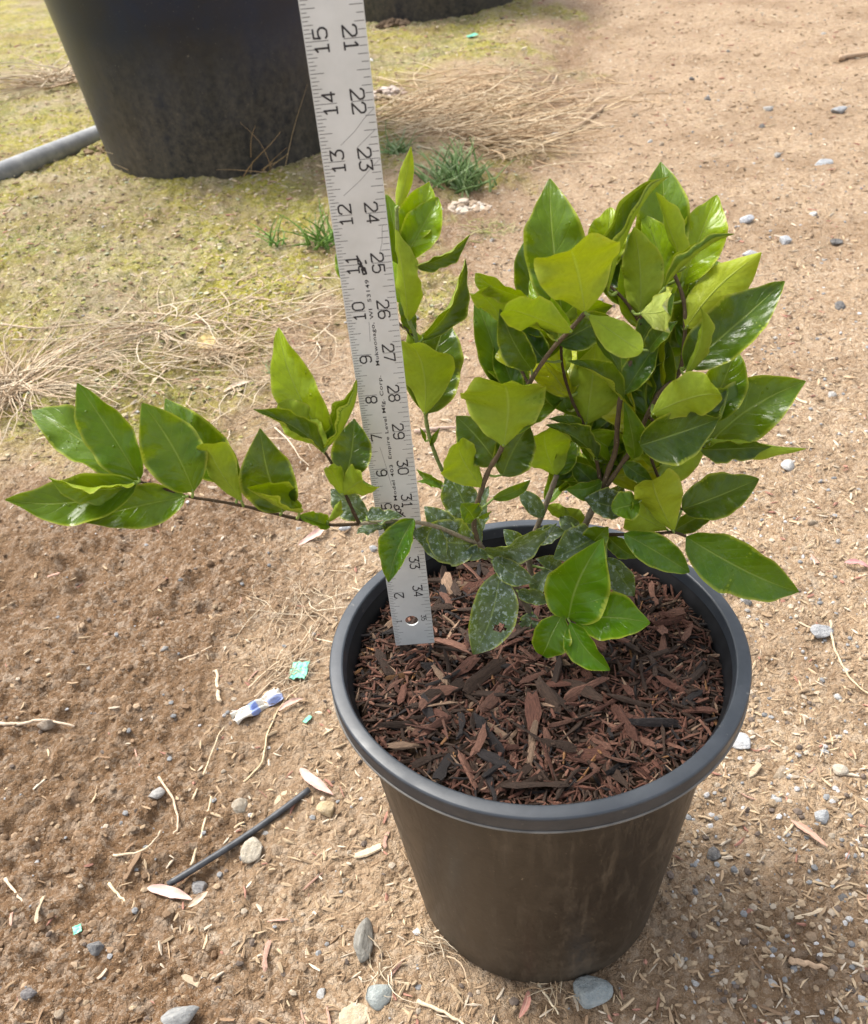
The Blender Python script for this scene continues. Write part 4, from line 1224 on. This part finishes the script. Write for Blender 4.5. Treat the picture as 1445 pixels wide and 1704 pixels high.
# dry lance-shaped leaves
dl = [('pinkish', (.56, .34, .28)), ('tan', (.55, .42, .28))]
t = NT('dry_leaf_m', .65, .3)
oc = t.n('ShaderNodeObjectInfo').outputs['Color']
uvc = t.n('ShaderNodeSeparateXYZ', Vector=t.coord('UV')).outputs[0]
rb = t.mapr(t.math('ABSOLUTE', t.math('SUBTRACT', uvc, .5)), .02, .05, .5, 0)
c = t.mix(t.mapr(t.noise(t.coord(), 200, 4), .35, .7, 0, .6), oc, t.mix(.5, oc, (.22, .11, .07)))
t.base(t.mix(rb, c, (.62, .5, .36)))
dry_m = t.m
for k, (a, b, wd, colr, lab) in enumerate([
    ((-0.3724, 0.0287), (-0.3242, 0.0084), .20, (.60, .40, .34), 'pale pink lance-shaped dry leaf below the lower end of the tube'),
    ((-0.3451, 0.0319), (-0.3280, 0.0422), .22, (.42, .16, .11), 'reddish dry leaf lying under the lower end of the tube'),
    ((-0.2286, 0.1464), (-0.1918, 0.1053), .20, (.62, .38, .33), 'pink lance-shaped dry leaf above the upper end of the tube'),
    ((-0.2558, 0.2250), (-0.2276, 0.2373), .22, (.50, .33, .27), 'small pinkish dry leaf between the torn label and the pot'),
    ((-0.2492, 0.5259), (-0.2098, 0.5664), .20, (.62, .40, .34), 'pink dry leaf below the long side branch'),
    ((-0.0346, -0.1322), (-0.0234, -0.1099), .24, (.46, .22, .17), 'reddish dry leaf in front of the foot of the pot'),
    ((0.2490, 0.0248), (0.2698, -0.0088), .17, (.50, .30, .22), 'slim curled pinkish dry leaf on the path right of the pot'),
    ((0.4526, 0.3793), (0.4761, 0.3636), .30, (.40, .20, .20), 'dark pink dry leaf at the path edge beside the shrub'),
    ((-0.4102, 1.0039), (-0.3558, 1.0349), .16, (.60, .48, .36), 'pale slim dry leaf on the moss beside the straw tuft'),
    ((-0.3278, 0.0015), (-0.3109, 0.0155), .30, (.55, .42, .30), 'short tan dry leaf next to the pale pink one')]):
    A = Vector((*a, hz(*a) + .003)); B_ = Vector((*b, hz(*b) + .005))
    V, F, MI, UV = leaf_geo(A - A, B_ - A, Vector((.1, -.25, 1)), wd, .35, .05, 10, 700 + k, False, .6)
    o = link('dry_leaf', mesh('dry_leaf', V, F, True, [0] * len(F), UV), [dry_m], loc=A, label=lab, category='dry leaf')
    o.color = (*colr, 1)
a = (-0.4601, 1.1690)
A = Vector((*a, hz(*a) + .012))
V, F, MI, UV = leaf_geo(Vector((-.012, -.012, 0)), Vector((.016, .016, .006)), Vector((0, -.5, .8)), .85, .2, .06, 0, 733, False, .5)
o = link('dry_leaf', mesh('dry_leaf', V, F, True, [0] * len(F), UV), [dry_m], loc=A, label='round pale yellow fallen leaf resting on the brown straw tuft', category='dry leaf')
o.color = (.62, .48, .20, 1)

# dry stalks, sticks and roots
stalk_m = objcol('stalk_m', .8, (1, 1, 1), 260, .4)
for pxs, r0, colr, nm, lab, cat in [
    ([(-0.9221, 1.3710), (-0.8363, 1.3349), (-0.7445, 1.3182), (-0.6588, 1.3280)], .0026, (.44, .34, .24), 'dry_stalk', 'long pale dry stalk lying across the moss toward the straw', 'stalk'),
    ([(-0.6557, 1.3453), (-0.5697, 1.3192), (-0.4761, 1.2669), (-0.3996, 1.2315)], .0024, (.50, .39, .27), 'dry_stalk', 'pale dry stalk lying past the small straw tuft', 'stalk'),
    ([(0.4139, 2.4138), (0.5062, 2.5128), (0.5920, 2.6069), (0.6656, 2.7389)], .0075, (.36, .26, .17), 'stick', 'forked brown stick lying at the foot of the straw bank', 'stick'),
    ([(1.5734, 3.0360), (1.6315, 3.0496), (1.6963, 3.0484)], .010, (.42, .30, .20), 'stick', 'brown stick at the far right of the path', 'stick'),
    ([(0.3957, 0.2833), (0.3846, 0.2485), (0.3814, 0.2182), (0.3823, 0.1922), (0.3920, 0.1696)], .0014, (.56, .43, .28), 'root', 'thin curly tan root lying on the path', 'root'),
    ([(0.1943, -0.1104), (0.2081, -0.1139), (0.2230, -0.1195)], .0030, (.48, .33, .21), 'stick', 'short tan stick on the path right of the pot foot', 'stick'),
    ([(-0.3320, 0.0459), (-0.3259, 0.0788), (-0.3209, 0.1243)], .0016, (.58, .46, .30), 'dry_stalk', 'straight pale straw standing out above the thin tube', 'straw'),
    ([(-0.4132, 0.0673), (-0.3869, 0.0676), (-0.3736, 0.0776), (-0.3678, 0.0894)], .0014, (.58, .45, .31), 'dry_stalk', 'curved pale straw on the brown soil', 'straw'),
    ([(-0.3817, 0.1549), (-0.3613, 0.1248), (-0.3512, 0.0930), (-0.3546, 0.0836)], .0015, (.53, .40, .28), 'dry_stalk', 'bent grey-tan straw arching over the brown soil', 'straw'),
    ([(-0.5842, 0.2559), (-0.5545, 0.2501), (-0.5341, 0.2519), (-0.4914, 0.2372)], .0022, (.52, .41, .30), 'dry_stalk', 'pale stalk crossing the brown lump of stone', 'stalk'),
    ([(-0.3407, 0.1223), (-0.3307, 0.1658), (-0.3230, 0.2036), (-0.3163, 0.2156)], .0011, (.56, .44, .29), 'root', 'wispy tan root trailing down from the torn label', 'root'),
    ([(-0.2889, 0.1385), (-0.2710, 0.1613), (-0.2672, 0.1962), (-0.2536, 0.2337), (-0.2342, 0.2585)], .0012, (.58, .45, .28), 'root', 'wispy tan root running from the soil toward the teal film', 'root'),
    ([(-0.2947, 0.2669), (-0.2720, 0.2945), (-0.2447, 0.3207), (-0.2241, 0.3577)], .0012, (.56, .43, .29), 'root', 'thin root passing behind the teal film', 'root'),
    ([(-0.2862, 0.2518), (-0.2570, 0.2856), (-0.2302, 0.3268), (-0.2060, 0.3881)], .0010, (.52, .40, .27), 'root', 'second thin root bundled with the one behind the teal film', 'root'),
    ([(-0.0730, 0.8077), (-0.0332, 0.8092), (-0.0038, 0.8052)], .0036, (.42, .31, .24), 'stick', 'short grey-brown stick glimpsed behind the pale shoot', 'stick'),
    ([(-0.0149, -0.1048), (-0.0085, -0.1179), (-0.0019, -0.1316)], .0012, (.62, .52, .36), 'dry_stalk', 'pale straw poking out from under the pot', 'straw'),
    ([(-0.1166, -0.1103), (-0.0952, -0.1213), (-0.0788, -0.1334)], .0018, (.60, .48, .33), 'dry_stalk', 'pale straw in front of the pot at the picture foot', 'straw'),
    ([(-0.4113, 0.0370), (-0.4008, 0.0257), (-0.3906, 0.0159)], .0016, (.64, .52, .33), 'dry_stalk', 'short pale straw left of the pale pink leaf', 'straw'),
    ([(-0.5203, 0.0565), (-0.5064, 0.0420), (-0.4924, 0.0266)], .0016, (.60, .48, .34), 'dry_stalk', 'short pale straw on the brown soil above a crumpled leaf', 'straw'),
    ([(-0.3273, 0.2510), (-0.3313, 0.2720), (-0.3363, 0.3017)], .0028, (.58, .45, .31), 'wood_splinter', 'upright pale splinter on the soil left of the torn label', 'splinter'),
    ([(-0.3847, 0.3236), (-0.3636, 0.3308), (-0.3457, 0.3416)], .0014, (.56, .43, .30), 'dry_stalk', 'thin pale straw above the upright splinter', 'straw')]:
    P = ground_path(pxs, r0 * .8 + .003, 5)
    rr = [r0 * (1 - .45 * i / len(P)) * (1 + .12 * math.sin(i * 2.1)) for i in range(len(P))]
    P = [p + Vector((.35 * r0 * math.sin(i * 1.7), .35 * r0 * math.cos(i * 2.3), 0)) for i, p in enumerate(P)]
    V, F = tube(P, rr, 7)
    o = link(nm, mesh(nm, V, F), [stalk_m], label=lab, category=cat)
    o.color = (*colr, 1)

# tufts
tuft_m = objcol('dead_grass', .8, (1, 1, 1), 300, .3, 'Col', .8, 1.15)
weed_m = objcol('weed_leaf', .55, (1, 1, 1), 200, .3, 'Col', .8, 1.15)
def tuft(name, label, cat, xy, n, lr, w, cols, seed, elev=(.02, .35), aim=None, spread=3.14, mat=None, spot=.02, droop=.5):
    r = random.Random(seed)
    V = []; F = []; C = []
    x0, y0 = xy; z0 = hz(x0, y0)
    for i in range(n):
        a = r.uniform(0, 6.283) if aim is None else aim + r.uniform(-spread, spread)
        L = r.uniform(*lr); el = r.uniform(*elev)
        bx = x0 + r.gauss(0, spot); by = y0 + r.gauss(0, spot)
        P = []; cur = r.uniform(-1.6, 1.6); k = 5
        x, y, z = bx, by, float(macro(bx, by)) + (z0 - float(macro(x0, y0))) + .003
        aa = a
        for s in range(k + 1):
            P.append(Vector((x, y, z)))
            e_ = el * (1 - droop * 2 * s / k)
            aa += cur / k + r.uniform(-.28, .28)
            x += L / k * math.cos(aa) * math.cos(e_); y += L / k * math.sin(aa) * math.cos(e_)
            z = max(z + L / k * math.sin(e_), float(macro(x, y)) + .003 + r.uniform(0, .004))
        ww = w * r.uniform(.6, 1.2)
        v, f = tube(P, [ww * (1 - .75 * s / k) for s in range(k + 1)], 3, False, len(V))
        V += v; F += f
        c = r.choice(cols); kk = r.uniform(.8, 1.15)
        C += [tuple(q_ * kk for q_ in c)] * len(v)
    V = [(v[0] - x0, v[1] - y0, v[2] - z0) for v in V]
    return link(name, mesh(name, V, F, True, col=np.array(C)), [mat or tuft_m], loc=(x0, y0, z0), label=label, category=cat)
ST = [(.56, .45, .31), (.48, .36, .24), (.62, .52, .38), (.38, .27, .17)]
SB = [(.58, .45, .29), (.50, .36, .22), (.64, .52, .36), (.38, .26, .15)]
tuft('dead_grass_tuft', 'big sprawling tuft of bleached dead grass on the moss by the side branch tip', 'dead grass', (-0.8155, 1.0969), 170, (.10, .34), .0017, ST, 1)
tuft('dead_grass_tuft', 'small bleached dead grass tuft with long stalks on the moss', 'dead grass', (-0.5805, 1.2691), 60, (.06, .30), .0016, ST, 2)
tuft('dead_grass_tuft', 'brownish dead grass tuft under the round yellow leaf', 'dead grass', (-0.4237, 1.1346), 110, (.03, .12), .0013, SB, 3)
tuft('dead_grass_tuft', 'upper mat of tan dead grass on the bank behind the yardstick', 'dead grass', (0.2397, 2.8450), 420, (.08, .34), .0026, SB, 4, (.0, .16), None, 3.14, None, .22)
tuft('dead_grass_tuft', 'lower bundle of tan dead grass spilling down the bank', 'dead grass', (0.2160, 2.4458), 210, (.10, .36), .0026, SB, 5, (.02, .3), -.5, .7, None, .09)
tuft('dead_grass_tuft', 'dead grass lying along the rim of the bank near the forked stick', 'dead grass', (0.0479, 2.7159), 200, (.10, .34), .0026, SB, 6, (.02, .3), -.1, .8, None, .12)
tuft('dead_grass_tuft', 'pale dead grass bundle on the moss left of the huge pot', 'dead grass', (-1.4668, 3.9106), 90, (.15, .5), .0042, ST, 7, (.02, .4), None, 3.14, None, .07)
tuft('dead_grass_tuft', 'thin brown seed stalks growing at the foot of the huge pot', 'dead grass', (-0.4430, 2.2467), 24, (.06, .22), .0018, [(.40, .26, .13), (.48, .34, .18)], 8, (.3, 1.3), None, 3.14, None, .04, .1)
tuft('dead_grass_tuft', 'few dry blades at the left foot of the huge pot', 'dead grass', (-0.7865, 2.3511), 12, (.08, .2), .0022, SB, 9, (.4, 1.2), None, 3.14, None, .02, .2)
tuft('dead_grass_tuft', 'loose dead grass on the soil between moss and shrub', 'dead grass', (-0.2927, 1.0083), 90, (.05, .20), .0014, ST, 10, (.0, .15), None, 3.14, None, .09)
tuft('dead_grass_tuft', 'short dry grass wisps at the back left of the pot', 'dead grass', (-0.2376, 0.4044), 60, (.02, .09), .0010, ST, 11, (.0, .15), None, 3.14, None, .03)
tuft('dead_grass_tuft', 'little tuft of dry roots at the left foot of the pot', 'dead grass', (-0.0937, -0.0678), 22, (.015, .04), .0008, ST, 12, (.1, .9), None, 3.14, None, .008)
tuft('dead_grass_tuft', 'dry rootlets caught under the front of the pot', 'dead grass', (-0.0006, -0.1103), 26, (.012, .035), .0008, SB, 13, (.0, .5), None, 3.14, None, .008)
tuft('dead_grass_tuft', 'wispy pale roots lying round the upright oblong stone', 'dead grass', (-0.1416, -0.0803), 16, (.015, .05), .0008, ST, 14, (.0, .3), None, 3.14, None, .006)
tuft('dead_grass_tuft', 'tangle of fine roots around the torn label and teal film', 'dead grass', (-0.2567, 0.2807), 46, (.02, .09), .0007, ST, 15, (.0, .2), .9, 1.2, None, .014)
WG = [(.15, .24, .08), (.23, .33, .13), (.10, .17, .05), (.33, .42, .22)]
WB = [(.12, .24, .04), (.20, .34, .07), (.10, .20, .03)]
tuft('weed', 'bushy grey-green weed at the foot of the straw bank', 'weed', (0.1067, 2.0177), 150, (.04, .12), .0042, WG, 21, (.3, 1.45), None, 3.14, weed_m, .034, .25)
tuft('weed', 'thin grey-green weed between the bushy weed and the yardstick', 'weed', (-0.0436, 2.2651), 40, (.04, .10), .0030, WG, 22, (.2, 1.3), None, 3.14, weed_m, .014, .25)
tuft('weed', 'fresh green grass sprout half hidden by the yardstick', 'weed', (-0.2402, 1.5952), 46, (.04, .11), .0030, WB, 23, (.3, 1.4), None, 3.14, weed_m, .018, .25)
tuft('weed', 'small fresh green sprout on the moss', 'weed', (-0.3570, 1.6382), 14, (.03, .08), .0028, WB, 24, (.3, 1.4), None, 3.14, weed_m, .01, .25)
tuft('weed', 'tiny blue-green sprout under the tall bright leaf', 'weed', (-0.3099, 1.0423), 40, (.02, .05), .0012, WG, 25, (.2, 1.3), None, 3.14, weed_m, .010, .25)
tuft('weed', 'yellowish low weed on the edge of the bank below the bushy weed', 'weed', (0.1535, 1.6842), 90, (.02, .07), .0016, [(.34, .33, .12), (.44, .38, .2)], 26, (.0, .5), None, 3.14, weed_m, .03, .25)

tuft('dead_grass_tuft', 'loose mat of flat straw between the big tuft and the side branch', 'dead grass', (-0.6835, 1.1465), 120, (.05, .26), .0015, ST, 16, (.0, .08), .4, 1.2, None, .09)
tuft('dead_grass_tuft', 'scattered flat straw on the mossy soil under the tall bright leaf', 'dead grass', (-0.3660, 1.2684), 110, (.05, .22), .0015, ST, 17, (.0, .08), .1, 1.3, None, .10)
# crumbly clods
for k, (xy, s_, n, lab, nm, cols) in enumerate([
    ((0.1130, 1.8528), .050, 90, 'pale crumbly clod of lichen below the bushy weed', 'lichen_clod', [(.50, .42, .33), (.58, .50, .41), (.36, .27, .19)]),
    ((-0.9898, 2.6417), .060, 70, 'brown earth clod between the pipe and the huge pot', 'earth_clod', [(.16, .10, .055), (.22, .15, .08), (.24, .22, .07)]),
    ((-0.6322, 2.2725), .05, 50, 'grey-white crust of lichen at the foot of the huge pot', 'lichen_clod', [(.40, .36, .30), (.22, .18, .13), (.34, .33, .20)]),
    ((-0.0634, 3.0305), .06, 60, 'weathered bark lump on the straw beside the yardstick', 'bark_lump', [(.46, .38, .32), (.30, .22, .17), (.55, .46, .40)]),
    ((0.0172, 4.5301), .07, 60, 'dark earth lump at the foot of the far pot', 'earth_clod', [(.12, .08, .05), (.19, .13, .08)])]):
    r = random.Random(80 + k)
    x, y = xy; z = hz(x, y)
    def pc(r_): 
        a_ = r_.uniform(0, 6.28); d_ = s_ * math.sqrt(r_.random())
        return d_ * math.cos(a_) * 1.2, d_ * math.sin(a_) * .8, r_.uniform(-.1, .45) * (s_ - d_)
    link(nm, blobs(n, pc, (s_ * .10, s_ * .34), lambda r_: r_.choice(cols), 90 + k, (.4, .8)), [stone_fm], loc=(x, y, z), label=lab, category='clod')
